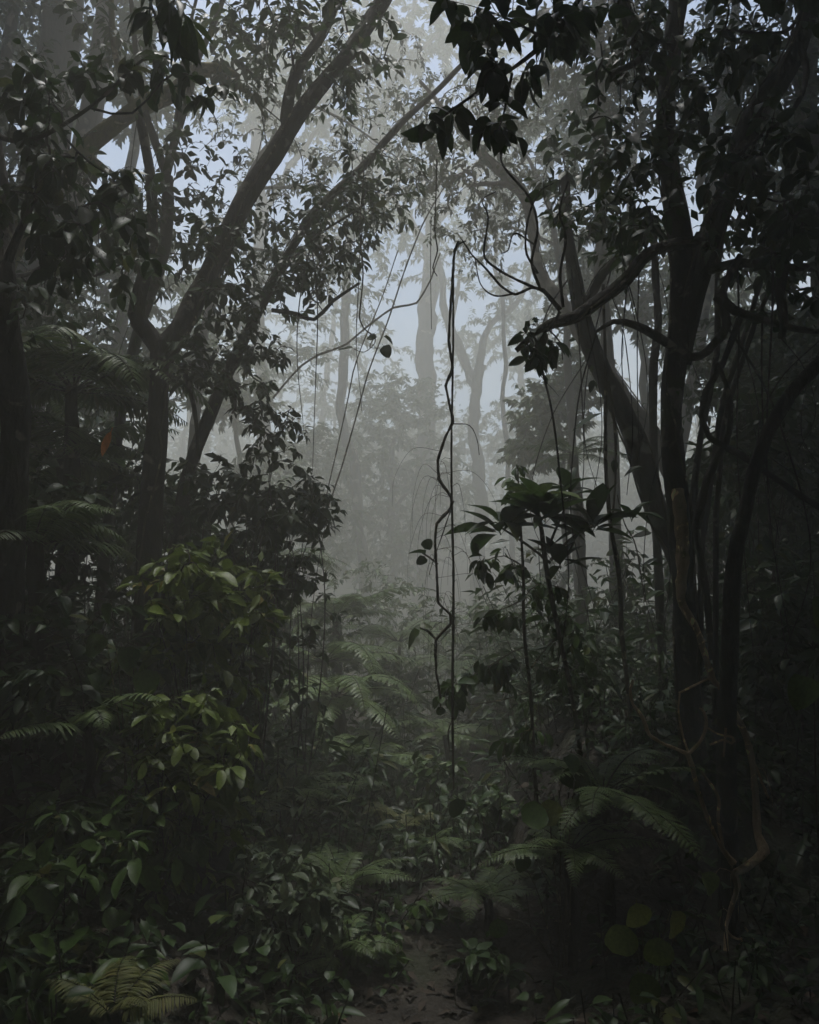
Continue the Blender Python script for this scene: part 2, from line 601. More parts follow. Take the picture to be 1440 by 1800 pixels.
def climber(root, base, rng, L, n):
    """a creeper winding up the trunk and limbs, with small leaves and hanging strands"""
    parts = []
    pos, D, Nn = [], [], []
    for pts, rad in L:
        if rad.max() < 0.03:
            continue
        T = np.gradient(pts, axis=0); T /= np.linalg.norm(T, axis=1)[:, None] + 1e-9
        u = np.cross(T, [0.2, 0.9, 0.3]); u /= np.linalg.norm(u, axis=1)[:, None] + 1e-9
        v = np.cross(T, u)
        for k in range(2):
            a = rng.uniform(0, 6.28) + np.cumsum(rng.normal(0.12 * rng.choice([-1, 1]), 0.18, len(pts)))
            q = pts + (rad * 1.05 + 0.004)[:, None] * (np.cos(a)[:, None] * u + np.sin(a)[:, None] * v)
            vv, ff = tube(rng, q - base, np.full(len(q), rng.uniform(0.004, 0.009)), 5, 0.2)
            parts.append((vv, ff, 0))
        m = int(n * len(pts) / 40)
        i = rng.randint(0, len(pts), m)
        clump = np.sin(i * 0.33 + rng.uniform(0, 6)) + rng.normal(0, 0.5, m) > 0.1
        i = i[clump]
        a = rng.uniform(0, 6.28, len(i))
        out = np.cos(a)[:, None] * u[i] + np.sin(a)[:, None] * v[i]
        pos.append(pts[i] + out * (rad[i] * rng.uniform(0.95, 1.25, len(i)))[:, None])
        d = out + rng.normal(0, 0.5, out.shape); d[:, 2] -= 0.6
        D.append(d); Nn.append(out + np.array([0, 0, 0.8]))
    pos, D, Nn = np.vstack(pos), np.vstack(D), np.vstack(Nn)
    X, Y, Z = leaf_frames(D, Nn)
    v, f = join_leaves('ovate', 2, pos - base, X, Y, Z, rng.uniform(0.03, 0.075, len(pos)))
    parts.append((v, f, 1))
    o = link('creeper', np_mesh('creeper', parts, [M['vine'], M['leaf_mid']]), root)
    o['kind'] = 'stuff'


def tree(name, label, cat, limbs, blobs, leaf='elliptic', size=0.11, per=7, mat='leaf_dark', bark='bark_dark', seed=1,
         ground=True, wob=0.02, droop=0.35, cap=200, minpx=10, sides=12, group=None, twig_r=0.0022, lod=2, names=None,
         twob=0.1, crown_from=0.35, step=0.1, rough=0.1, spread=0.85, sag=0.0, t0=0.25, creeper=0, dk=1.0, strands=0):
    rng = np.random.RandomState(seed)
    limbs = [[(x, y, d * dk, wd) for x, y, d, wd in sp] for sp in limbs]
    blobs = [(cx, cy, d * dk, rx, ry, rd * dk, n) for cx, cy, d, rx, ry, rd, n in blobs]
    size *= dk
    L = []
    for i, sp in enumerate(limbs):
        pts, rad = limb_world(rng, sp, wob, step)
        if i == 0 and ground:
            pts, rad = to_ground(pts, rad)
        L.append((pts, rad))
    base = L[0][0][0].copy()
    if ground:
        base[2] += 0.12
    root = thing(name, label, cat, base, group)
    for i, (pts, rad) in enumerate(L):
        v, f = tube(rng, pts - base, rad, sides if rad.max() > 0.015 else 7, rough)
        nm = (names[i] if names else ('trunk' if i == 0 else 'branch'))
        link(nm, np_mesh(nm, [(v, f, 0)], [M[bark]]), root)
    for k in range(strands):
        pts, rad = L[rng.randint(len(L))]
        p = pts[rng.randint(len(pts) // 3, len(pts))] - base
        ln = min(rng.uniform(0.5, 2.2), max(0.3, p[2] - 0.6))
        bow = rng.normal(0, 0.12, 2)
        q = catmull(np.array([p, p + [bow[0], bow[1], -ln * 0.3], p + [bow[0] * 1.4, bow[1] * 1.4, -ln * 0.7], p + [bow[0] * 0.6, bow[1] * 0.6, -ln]]), 0.06)
        v, f = tube(rng, wander(rng, q, 0.015), np.linspace(rng.uniform(0.003, 0.007), 0.0018, len(q)), 5, 0.1)
        link('hanging_stem', np_mesh('hanging_stem', [(v, f, 0)], [M['twig']]), root)
    if creeper:
        climber(root, base, rng, L, creeper)
    if blobs:
        nodes = np.vstack([p[int(len(p) * (crown_from if i == 0 else 0.15)):] for i, (p, r) in enumerate(L)])
        tg = blob_targets(rng, blobs)
        P, load = colonize(rng, nodes, tg, twob, sag=sag)
        r0 = twig_r * load ** 0.5
        R = r0[:, None] * np.linspace(1.0, 0.55, P.shape[1])[None]
        tw = tubes_batch(P, R, 4)
        pos, D, Nn, s = twig_leaves(rng, P, per, size, droop, spread, t0)
        place_leaves(root, base, rng, pos, D, Nn, s, leaf, mat, cap, minpx, tw, bark if bark != 'bark_moss' else 'twig', lod=lod)
    return root


def shrub(name, label, cat, cx, cy, d, rx, ry, leaf, size, mat, seed, stems=7, targets=60, per=7, rd=None, droop=0.35,
          cap=220, minpx=10, stem_r=0.006, lod=2, group=None, base_shift=(0, 0), spread=0.85, t0=0.2, low=0.0):
    rng = np.random.RandomState(seed)
    c = at(cx, cy, d)
    rxm, rym = rx * d / FPX, ry * d / FPX
    rd = rd or rxm * 0.8
    bx, by = c[0] + base_shift[0], c[1] + base_shift[1]
    base = np.array([bx, by, float(ground_h(bx, by))])
    root = thing(name, label, cat, base, group)
    nodes = []
    for i in range(stems):
        q = rng.normal(0, 1, 3); q /= np.linalg.norm(q); q[2] = abs(q[2]) * 0.9
        tip = c + q * np.array([rxm, rd, rym]) * 0.75
        b = base + np.array([rng.normal(0, 0.05), rng.normal(0, 0.05), -0.05])
        mid = b + (tip - b) * 0.5 + np.array([rng.normal(0, 0.08), rng.normal(0, 0.08), 0.12 * abs(tip[2] - b[2])])
        pts = wander(rng, catmull(np.array([b, mid, tip]), 0.08), 0.012)
        rad = np.linspace(stem_r, stem_r * 0.35, len(pts)) * rng.uniform(0.7, 1.3)
        v, f = tube(rng, pts - base, rad, 6, 0.08)
        link('stem', np_mesh('stem', [(v, f, 0)], [M['twig']]), root)
        nodes.append(pts[int(len(pts) * (0.15 + low)):])
    nodes = np.vstack(nodes)
    q = rng.normal(0, 1, (targets, 3)); q /= np.linalg.norm(q, axis=1)[:, None]
    q *= (rng.rand(targets) ** 0.5)[:, None]
    tg = c + q * np.array([rxm, rd, rym])
    hh = c[2] - base[2] - rym * 0.5
    if hh > 0.35:      # leaves low down on the stems as well
        m = int(targets * min(0.7, 0.3 * hh / max(rym, 0.1)))
        k = rng.rand(m, 1)
        lowt = base + (c - base) * k + rng.normal(0, 1, (m, 3)) * np.array([rxm, rd, 0]) * 0.4
        tg = np.vstack([tg, lowt])
    g = ground_h(tg[:, 0], tg[:, 1])
    tg[:, 2] = np.maximum(tg[:, 2], g + 0.05)
    P, load = colonize(rng, nodes, tg, 0.1)
    R = (0.0014 * load ** 0.5)[:, None] * np.linspace(1, 0.6, P.shape[1])[None]
    tw = tubes_batch(P, R, 4)
    pos, D, Nn, s = twig_leaves(rng, P, per, size, droop, spread, t0)
    place_leaves(root, base, rng, pos, D, Nn, s, leaf, mat, cap, minpx, tw, 'twig', 'foliage', lod)
    return root


# ------------------------------------------------------------------ fern fronds
def frond_geo(seed, pinnae, width, th0, curl, bip=True, leaflet=0.035, droop=0.25):
    """unit-length frond, starts at the origin along +Y, arching in Z"""
    rng = np.random.RandomState(seed)
    n = 26
    s = np.linspace(0, 1, n)
    th = th0 - curl * s ** 1.3
    dy, dz = np.cos(th) / (n - 1), np.sin(th) / (n - 1)
    Y = np.concatenate([[0], np.cumsum(dy)[:-1]]); Zc = np.concatenate([[0], np.cumsum(dz)[:-1]])
    X = 0.03 * np.sin(s * 3 + rng.uniform(0, 6)) * s
    P = np.stack([X, Y, Zc], 1)
    parts = [(*tube(rng, P, np.linspace(0.008, 0.0015, n), 5, 0.0), 0)]
    VV, FF = [], []
    cnt = 0
    T = np.gradient(P, axis=0); T /= np.linalg.norm(T, axis=1)[:, None]
    for k in range(pinnae):
        u = 0.14 + 0.85 * (k + 0.5) / pinnae
        i = u * (n - 1); i0 = int(i); fr = i - i0
        p = P[i0] + (P[min(i0 + 1, n - 1)] - P[i0]) * fr
        t = T[i0]
        up = np.cross(np.array([1.0, 0, 0]), t)
        v = (u - 0.14) / 0.86
        ln = width * (min(1, 0.45 + 2.2 * v)) * (1 - v) ** 0.75 + 0.015
        for sg in (-1, 1):
            l = ln * rng.uniform(0.85, 1.1)
            d = np.array([sg, 0, 0]) * 0.9 + t * rng.uniform(0.3, 0.5) + up * rng.uniform(-0.1, 0.15)
            d /= np.linalg.norm(d)
            nrm = up + np.array([0, 0, 0.2]) + rng.normal(0, 0.08, 3)
            side = np.cross(d, nrm); side /= np.linalg.norm(side)
            nn = np.cross(side, d)
            m = 9 if bip else 4
            a = np.linspace(0, 1, m + 1)
            ctr = p + (d[None] * a[:, None] - np.array([0, 0, 1.0])[None] * droop * a[:, None] ** 2) * l
            if bip:
                for q in range(m):
                    w2 = l * 0.17 * (1 - a[q]) ** 0.6 + 0.002
                    for s2 in (-1, 1):
                        e = ctr[q] + side * s2 * w2 + d * w2 * 0.5 - nn * w2 * 0.25
                        b0 = ctr[q]; b1 = ctr[q] + (ctr[q + 1] - ctr[q]) * 0.86
                        e2 = e + (b1 - b0) * 0.55
                        VV += [b0, e, e2, b1]
                        FF.append((cnt, cnt + 1, cnt + 2, cnt + 3)); cnt += 4
            else:
                wd = leaflet * (a ** 0.4) * (1 - a) ** 0.5 * 1.6 * min(1, l / width + 0.3) + 0.0008
                L_ = ctr - side * wd[:, None] - nn * wd[:, None] * 0.3
                R_ = ctr + side * wd[:, None] - nn * wd[:, None] * 0.3
                b = cnt
                for q in range(m + 1):
                    VV += [L_[q], ctr[q], R_[q]]
                for q in range(m):
                    FF += [(b + q * 3, b + q * 3 + 1, b + q * 3 + 4, b + q * 3 + 3), (b + q * 3 + 1, b + q * 3 + 2, b + q * 3 + 5, b + q * 3 + 4)]
                cnt += 3 * (m + 1)
    parts.append((np.array(VV), np.array(FF), 1))
    return parts


_frond = {}


def frond_mesh(style, mat, var):
    key = (style, mat, var)
    if key not in _frond:
        th = [0.75, 0.5, 0.9, 0.3][var % 4]
        cu = [1.5, 1.0, 2.0, 0.9][var % 4]
        if style == 'fern':
            g = frond_geo(var + 5, 24, 0.24, th, cu, True)
        elif style == 'treefern':
            g = frond_geo(var + 15, 28, 0.22, th * 0.8, cu, True, droop=0.35)
        else:   # palm
            g = frond_geo(var + 25, 30, 0.34, th, cu * 0.9, False, 0.016, 0.5)
        _frond[key] = np_mesh('frond', g, [M['twig'], M[mat]], smooth=False)
    return _frond[key]


def fern(name, label, cat, px_, py_, d, length, n, style, mat, seed, az0=0.0, az1=360.0, tilt=(-0.2, 0.25), group=None, trunk_r=0.0,
         lenvar=0.25):
    """fronds radiating from the growing point seen at px_, py_"""
    rng = np.random.RandomState(seed)
    c = at(px_, py_, d)
    g = float(ground_h(c[0], c[1]))
    base = np.array([c[0], c[1], min(g, c[2] - 0.02)])
    root = thing(name, label, cat, base, group)
    h = c[2] - base[2]
    pts = wander(rng, catmull(np.array([[0, 0, -0.06], [0.03, 0.02, h * 0.5], [0, 0, h + 0.02]]), 0.08), 0.01)
    r = trunk_r or 0.02
    v, f = tube(rng, pts, np.linspace(r * 1.2, r * 0.9, len(pts)), 10, 0.2)
    nm = 'trunk' if h > 0.5 else 'rootstock'
    link(nm, np_mesh(nm, [(v, f, 0)], [M['bark_dark']]), root)
    for i in range(n):
        az = math.radians(az0 + (az1 - az0) * (i + rng.uniform(0.2, 0.8)) / n)
        L = length * rng.uniform(1 - lenvar, 1 + lenvar * 0.6)
        o = bpy.data.objects.new('frond', frond_mesh(style, mat, int(rng.randint(4))))
        col.objects.link(o)
        o.parent = root
        o.location = (0, 0, h)
        # azimuth 0 = to the right in the picture, 90 = away from the camera
        o.rotation_euler = (rng.uniform(*tilt), rng.normal(0, 0.15), az - math.pi / 2)
        o.scale = (L, L, L)
    return root


def vine(name, label, cat, spec, mat, seed, roots=0, root_len=0.25, wob=0.006, leaves=(), leaf='heart', leafmat='leaf_dark',
         sides=7, extra=(), ground=False, group=None, rough=0.12, step=0.03, root_range=(0.1, 0.9), stemname='stem', tension=0.45):
    rng = np.random.RandomState(seed)
    pts, rad = limb_world(rng, spec, wob, step, tension)
    if ground:
        pts, rad = to_ground(pts[::-1], rad[::-1], 1.2)
        pts, rad = pts[::-1], rad[::-1]
    base = pts[-1].copy() if pts[-1][2] < pts[0][2] else pts[0].copy()
    root = thing(name, label, cat, base, group)
    v, f = tube(rng, pts - base, rad, sides, rough)
    link(stemname, np_mesh(stemname, [(v, f, 0)], [M[mat]]), root)
    for sp in extra:
        p2, r2 = limb_world(rng, sp, wob, step)
        v, f = tube(rng, p2 - base, r2, sides, rough)
        link('side_shoot', np_mesh('side_shoot', [(v, f, 0)], [M[mat]]), root)
    if roots:
        for i in range(roots):
            k = int(len(pts) * rng.uniform(*root_range))
            p = pts[k] - base
            L = root_len * rng.uniform(0.4, 1.3)
            out = rng.normal(0, 1, 3) * np.array([0.5, 0.4, 0.15])
            q = catmull(np.array([p, p + out * L * 0.45 + [0, 0, 0.02], p + out * L * 0.75 - [0, 0, L * 0.45], p + out * L * 0.8 - [0, 0, L]]), 0.03)
            q = wander(rng, q, 0.006)
            v, f = tube(rng, q, np.linspace(0.0013, 0.0006, len(q)), 4, 0)
            link('aerial_root', np_mesh('aerial_root', [(v, f, 0)], [M[mat]]), root)
    for (lx, ly, ld, size, ang, tip) in leaves:
        # ang: direction of the leaf in the picture, degrees from right, anticlockwise; tip: towards (-) or away (+)
        a = math.radians(ang)
        D = (math.cos(a) * RGT + math.sin(a) * UPV + tip * FWD)[None]
        Nn = (np.array([0, -0.35, 1.0]) + rng.normal(0, 0.35, 3))[None]
        if abs(math.sin(a)) > 0.8:
            Nn = (np.array([rng.normal(0, 0.4), -1.0, 0.3]))[None]
        X, Y, Z = leaf_frames(D, Nn)
        p = at(lx, ly, ld) - base
        o = bpy.data.objects.new('leaf', leaf_mesh(leaf, leafmat, int(rng.randint(4))))
        col.objects.link(o); o.parent = root
        s = size
        o.matrix_basis = Matrix([[X[0, k] * s, Y[0, k] * s, Z[0, k] * s, p[k]] for k in range(3)] + [[0, 0, 0, 1]])
    return root


# ------------------------------------------------------------------ the ground


def spaced(a, b, n, c, p):
    t = np.linspace(-1, 1, n)
    q = np.sign(t) * np.abs(t) ** p
    return np.where(q < 0, c + q * (c - a), c + q * (b - c))


def make_ground():
    xs = spaced(-38, 38, 200, 0.2, 2.2)
    ys = spaced(-14, 64, 240, 4.0, 2.0)
    X, Y = np.meshgrid(xs, ys, indexing='ij')
    Zg = ground_h(X, Y)
    V = np.stack([X, Y, Zg], -1).reshape(-1, 3)
    a, b = len(xs), len(ys)
    i, j = np.meshgrid(np.arange(a - 1), np.arange(b - 1), indexing='ij')
    F = np.stack([i * b + j, (i + 1) * b + j, (i + 1) * b + j + 1, i * b + j + 1], -1).reshape(-1, 4)
    o = link('ground', np_mesh('ground', [(V, F, 0)], [M['soil']]))
    o['kind'] = 'structure'
    o['label'] = 'dark damp forest floor with a trodden path between low banks'


make_ground()


def stuff(name, label, cat, parts, mats):
    o = link(name, np_mesh(name, parts, [M[m] for m in mats]))
    o['kind'] = 'stuff'
    o['label'] = label
    o['category'] = cat
    return o


def scatter_litter():
    rng = np.random.RandomState(5)
    n = 9000
    y = 2.0 + rng.rand(n) ** 1.6 * 16
    x = path_x(y) + rng.normal(0, 1.4, n)
    z = ground_h(x, y) + 0.012
    pos = np.stack([x, y, z], 1)
    D = rng.normal(0, 1, (n, 3)); D[:, 2] *= 0.15
    Nn = np.array([0, 0, 1.0]) + rng.normal(0, 0.3, (n, 3))
    Xf, Yf, Zf = leaf_frames(D, Nn)
    v, f = join_leaves('elliptic', 2, pos, Xf, Yf, Zf, rng.uniform(0.04, 0.1, n), 0.3, 0.4)
    stuff('leaf_litter', 'brown fallen leaves lying on the path', 'leaf litter', [(v, f, 0)], ['litter'])


scatter_litter()


def herb_layer(rng, n, y0, y1, ypow, h0, h1, per, s0, s1, gap, gap_to, S, kind):
    y = y0 + rng.rand(n) ** ypow * (y1 - y0)
    x = rng.uniform(-1, 1, n) * (3.0 + y * 0.45)
    keep = (np.abs(x - path_x(y)) > gap + rng.uniform(0, 0.4, n)) | (y > gap_to)
    x, y = x[keep], y[keep]
    n = len(x)
    hgt = rng.uniform(h0, h1, n)
    az = rng.uniform(0, 6.28, (n, per))
    tt = rng.uniform(0.15, 1.0, (n, per))
    lean = rng.normal(0, 0.3, (n, 2))
    g = ground_h(x, y)
    out = rng.uniform(0, 0.16, (n, per)) * hgt[:, None]
    pos = np.stack([x[:, None] + lean[:, :1] * hgt[:, None] * tt + np.cos(az) * out, y[:, None] + lean[:, 1:] * hgt[:, None] * tt + np.sin(az) * out,
                    g[:, None] + hgt[:, None] * tt], -1)
    D = np.stack([np.cos(az), np.sin(az), rng.uniform(-0.6, 0.4, (n, per))], -1)
    Nn = np.array([0, 0, 1.0]) + rng.normal(0, 0.35, D.shape)
    s = rng.uniform(s0, s1, (n, per)) * (0.7 + 0.6 * rng.rand(n, 1))
    Xf, Yf, Zf = leaf_frames(D.reshape(-1, 3), Nn.reshape(-1, 3))
    v, f = join_leaves(kind, S, pos.reshape(-1, 3), Xf, Yf, Zf, s.ravel(), 0.3, 0.4)
    P = np.stack([np.stack([x, y, g - 0.02], 1), np.stack([x + lean[:, 0] * hgt, y + lean[:, 1] * hgt, g + hgt], 1)], 1)
    tv, tf = tubes_batch(P, np.full((n, 2), 0.003), 3)
    return (tv, tf, 0), (v, f, 1)


def undergrowth():
    """low herbs and seedlings that cover both banks"""
    rng = np.random.RandomState(8)
    parts = []
    for kind, n, s0, s1, h1 in (('elliptic', 2300, 0.04, 0.09, 0.4), ('ovate', 900, 0.07, 0.13, 0.5), ('lance', 1100, 0.06, 0.15, 0.45), ('round', 700, 0.03, 0.07, 0.3)):
        parts += herb_layer(rng, n // 5, 1.7, 4.2, 1.0, 0.06, h1 * 0.7, 10, s0, s1 * 0.85, 0.15, 9.0, 5, kind)
        parts += herb_layer(rng, n * 2 // 3, 4.0, 10, 1.1, 0.06, h1, 11, s0, s1, 0.1, 4.2, 2, kind)
    parts += herb_layer(rng, 1000, 4.6, 24, 1.1, 0.3, 1.1, 26, 0.07, 0.14, 0.3, 6.0, 1, 'elliptic')
    parts += herb_layer(rng, 900, 4.6, 24, 1.1, 0.3, 1.2, 22, 0.08, 0.2, 0.3, 6.0, 1, 'lance')
    stuff('undergrowth', 'low leafy herbs and seedlings covering both banks', 'undergrowth', parts, ['twig', 'leaf_dark'])


undergrowth()


def leaf_cloud(rng, centres, radii, n, size, kind='elliptic', S=1):
    k = rng.randint(len(centres), size=n)
    q = rng.normal(0, 1, (n, 3)); q /= np.linalg.norm(q, axis=1)[:, None]
    q *= (rng.rand(n) ** 0.5)[:, None]
    pos = centres[k] + q * radii[k]
    D = rng.normal(0, 1, (n, 3)); D[:, 2] = D[:, 2] * 0.5 - 0.2
    Nn = np.array([0, 0, 1.0]) + rng.normal(0, 0.6, (n, 3))
    Xf, Yf, Zf = leaf_frames(D, Nn)
    return join_leaves(kind, S, pos, Xf, Yf, Zf, size * rng.uniform(0.7, 1.3, n))


def overhead():
    """leaf clouds added out of view over and behind the camera, shading the foreground"""
    rng = np.random.RandomState(21)
    C, R = [], []
    for i in range(260):  # added overhead leaves that shade, with a gap for light ahead
        x = rng.uniform(-16, 16); y = rng.uniform(-14, 4.2); z = rng.uniform(9.5, 14)
        if z < 1.6 + (y + 2.4) * math.tan(math.radians(46)) or (-2.3 < x < 1.3 and y > 3.5):
            continue
        C.append((x, y, z)); R.append((1.7, 1.7, 0.9))
    for i in range(110):      # added thicket behind the camera, blocking light from the back
        x = rng.uniform(-14, 14); y = rng.uniform(-13, -3.5); z = rng.uniform(0.8, 8)
        C.append((x, y, z)); R.append((1.4, 1.2, 1.2))
    for i in range(170):      # added high boughs that shade both sides, leaving the path open to light
        sd_ = rng.choice([-1, 1]); y = rng.uniform(3, 11); x = rng.uniform(-10, -3.4) if sd_ < 0 else rng.uniform(2.6, 10)
        z = max(9.0, 1.6 + (y + 2.4) * math.tan(math.radians(46))) + rng.uniform(0, 2.5)
        if z < 17:
            C.append((x, y, z)); R.append((1.4, 1.4, 0.9))
    for i in range(260):      # added leaf walls out of view on both sides, keeping side light out
        sd_ = rng.choice([-1, 1]); y = rng.uniform(-3, 15); x = sd_ * (3.2 + max(0, y) * 0.66 + rng.uniform(0, 5)); z = rng.uniform(0.8, 13)
        C.append((x, y, z)); R.append((1.2, 1.2, 1.2))
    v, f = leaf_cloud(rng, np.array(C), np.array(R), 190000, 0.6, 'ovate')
    stuff('shade_canopy', 'added leaf canopy out of view, shading the near path', 'canopy', [(v, f, 0)], ['leaf_dark'])


overhead()


def far_wood():
    rng = np.random.RandomState(31)
    parts = []
    C, R = [], []
    for i in range(200):
        a = rng.uniform(-1.25, 1.25)
        r = rng.uniform(29, 52)
        x, y = r * math.sin(a), r * math.cos(a) * 1.15
        if abs(x) > 34 or y > 58:
            continue
        g = float(ground_h(x, y))
        h = rng.uniform(4.0, 9)
        pts = wander(rng, np.linspace([x, y, g - 0.2], [x + rng.normal(0, 1), y, g + h], 12), 0.12)
        v, f = tube(rng, pts, np.linspace(0.28, 0.08, 12), 7, 0.1)
        parts.append((v, f, 0))
        for k in range(9):
            C.append((x + rng.normal(0, 1.5), y + rng.normal(0, 1.3), g + h * rng.uniform(0.03, 1.0))); R.append((1.5, 1.4, 1.1))
    v, f = leaf_cloud(rng, np.array(C), np.array(R), 130000, 0.42)
    parts.append((v, f, 1))
    stuff('far_wood', 'distant trees melting together in the mist', 'forest', parts, ['bark_dark', 'leaf_dark'])


far_wood()

# ------------------------------------------------------------------ trees of the left side
tree('tree', 'thick pale twin-trunked tree standing in mist at upper left', 'tree',
     [[(40, 640, 10, 105), (62, 420, 10, 96), (85, 220, 10, 92), (105, 60, 10, 90), (112, -80, 10, 86), (120, -300, 10, 80)],
      [(95, 480, 10.2, 60), (140, 300, 10.2, 56), (165, 150, 10.1, 48), (182, 0, 10, 44), (195, -160, 10, 40)]],
     [(120, -260, 10, 330, 170, 2.5, 160)], size=0.17, per=9, bark='bark_pale', seed=101, names=['trunk', 'trunk'], cap=0, sides=20, rough=0.05)

tree('tree', 'slim straight tree at the far upper left edge', 'tree',
     [[(-20, 600, 9.5, 36), (-5, 250, 9.5, 30), (12, 90, 9.5, 26), (30, -60, 9.5, 22)]],
     [(30, 20, 9.5, 90, 110, 1.2, 135), (20, 260, 9.3, 80, 90, 1.0, 90)], size=0.13, seed=102, bark='bark_grey', cap=40, minpx=12)

tree('tree', 'leaning tree with a heavy mossy limb arching right at upper left', 'tree',
     [[(-40, 560, 6.4, 58), (20, 440, 6.5, 52), (90, 330, 6.6, 46), (150, 265, 6.8, 42), (215, 225, 6.9, 40), (270, 195, 7, 40),
       (320, 172, 7, 38), (352, 140, 7.1, 32), (392, 136, 7.1, 28), (430, 152, 7.2, 22)],
      [(236, 190, 6.9, 18), (222, 150, 6.9, 16), (208, 100, 6.9, 14), (200, 30, 6.9, 12), (196, -40, 6.9, 10)],
      [(150, 270, 6.7, 18), (185, 300, 6.6, 15), (215, 320, 6.5, 10)],
      [(420, 150, 7.2, 18), (450, 175, 7.2, 8), (470, 205, 7.2, 5)]],
     [(110, 330, 6.2, 150, 110, 0.9, 55), (60, 180, 6.3, 110, 90, 0.9, 39), (430, 110, 7.2, 90, 70, 0.6, 35), (200, 60, 6.9, 90, 80, .6, 27)],
     size=0.11, leaf='ovate', per=7, seed=103, strands=7, dk=0.85, bark='bark_moss', droop=0.6, cap=230, sides=14, minpx=12)

tree('tree', 'slim grey tree forking into a tall V at left', 'tree',
     [[(215, 700, 7.2, 24), (245, 560, 7.2, 25), (287, 420, 7.2, 27), (292, 300, 7.2, 25)],
      [(292, 305, 7.2, 22), (268, 240, 7.2, 17), (250, 180, 7.2, 14), (232, 90, 7.2, 12), (214, -30, 7.2, 10)],
      [(292, 305, 7.2, 23), (308, 240, 7.2, 19), (325, 175, 7.2, 16), (344, 95, 7.2, 14), (372, 35, 7.2, 12), (400, -30, 7.2, 10)],
      [(305, 245, 7.2, 10), (318, 160, 7.3, 9), (335, 70, 7.4, 8), (352, -20, 7.4, 7)]],
     [(360, 360, 7.2, 120, 110, 1.0, 90), (250, 440, 7.0, 130, 90, 0.9, 70), (340, 30, 7.3, 90, 80, 0.8, 39)],
     size=0.105, leaf='ovate', seed=104, strands=8, dk=0.82, bark='bark_grey', droop=0.5, cap=240, minpx=11, per=6)

tree('tree', 'dark forked tree with a long limb leaning up to the right', 'tree',
     [[(270, 830, 6.3, 52), (274, 740, 6.3, 48), (280, 650, 6.3, 50), (292, 605, 6.3, 58)],
      [(288, 615, 6.3, 56), (318, 575, 6.3, 50), (352, 500, 6.4, 46), (415, 375, 6.5, 44), (478, 262, 6.6, 42), (505, 205, 6.7, 40),
       (560, 130, 6.8, 32), (610, 65, 6.9, 30), (655, 10, 7, 32), (700, -60, 7, 26)],
      [(503, 215, 6.7, 28), (512, 160, 6.8, 24), (535, 100, 6.9, 22), (568, 45, 7, 20), (600, -30, 7, 18)],
      [(285, 620, 6.3, 46), (255, 580, 6.2, 40), (238, 552, 6.2, 36), (248, 500, 6.2, 28), (262, 430, 6.2, 24), (258, 330, 6.2, 20), (235, 200, 6.2, 15)],
      [(320, 640, 6.2, 14), (336, 690, 6.1, 11), (345, 740, 6.1, 9), (348, 800, 6.1, 8)],
      [(640, 30, 7, 14), (645, 75, 7, 11), (620, 108, 7, 6)]],
     [(600, 110, 6.9, 110, 100, 1.0, 84), (470, 60, 7, 110, 80, 1.0, 84), (390, 480, 6.4, 70, 110, 0.8, 63), (350, 640, 6.2, 50, 70, 0.5, 35)],
     size=0.11, seed=105, dk=0.78, creeper=60, bark='bark_dark', droop=0.45, cap=280, sides=16, per=6, minpx=10)

tree('tree', 'slender leaning tree rising from the left bank towards top centre', 'tree',
     [[(325, 850, 7.2, 30), (348, 765, 7.2, 27), (400, 645, 7.2, 25), (440, 560, 7.3, 23), (525, 405, 7.5, 20), (600, 322, 7.7, 17),
       (690, 232, 7.9, 13), (790, 135, 8.1, 9), (860, 70, 8.2, 6)],
      [(478, 545, 7.3, 10), (520, 552, 7.3, 10), (552, 562, 7.2, 9), (585, 530, 7.2, 8), (632, 500, 7.2, 6)],
      [(440, 560, 7.3, 9), (500, 470, 7.3, 7), (560, 400, 7.4, 6), (640, 350, 7.4, 5)]],
     [(560, 400, 7.5, 130, 90, 0.9, 120), (440, 640, 7.2, 70, 110, 0.6, 75), (650, 330, 7.7, 110, 80, 0.8, 90), (520, 500, 7.3, 90, 60, 0.6, 60),
      (470, 760, 7.0, 80, 60, 0.6, 45)],
     size=0.105, seed=106, strands=5, dk=0.78, creeper=60, bark='bark_dark', droop=0.5, cap=280, minpx=10, per=6)

tree('tree', 'heavy black trunk at the left edge of the path', 'tree',
     [[(20, 1000, 3.6, 66), (30, 760, 3.6, 60), (18, 560, 3.6, 56), (8, 380, 3.7, 50), (-30, 180, 3.7, 44)],
      [(12, 460, 3.6, 22), (50, 390, 3.6, 17), (75, 330, 3.5, 13), (120, 270, 3.4, 8)]],
     [(60, 250, 3.4, 130, 110, 0.5, 22), (150, 430, 3.4, 130, 90, 0.5, 21), (30, 420, 3.2, 100, 120, 0.4, 14)],
     size=0.095, leaf='ovate', per=6, seed=107, droop=0.7, cap=260, minpx=14, sides=16)

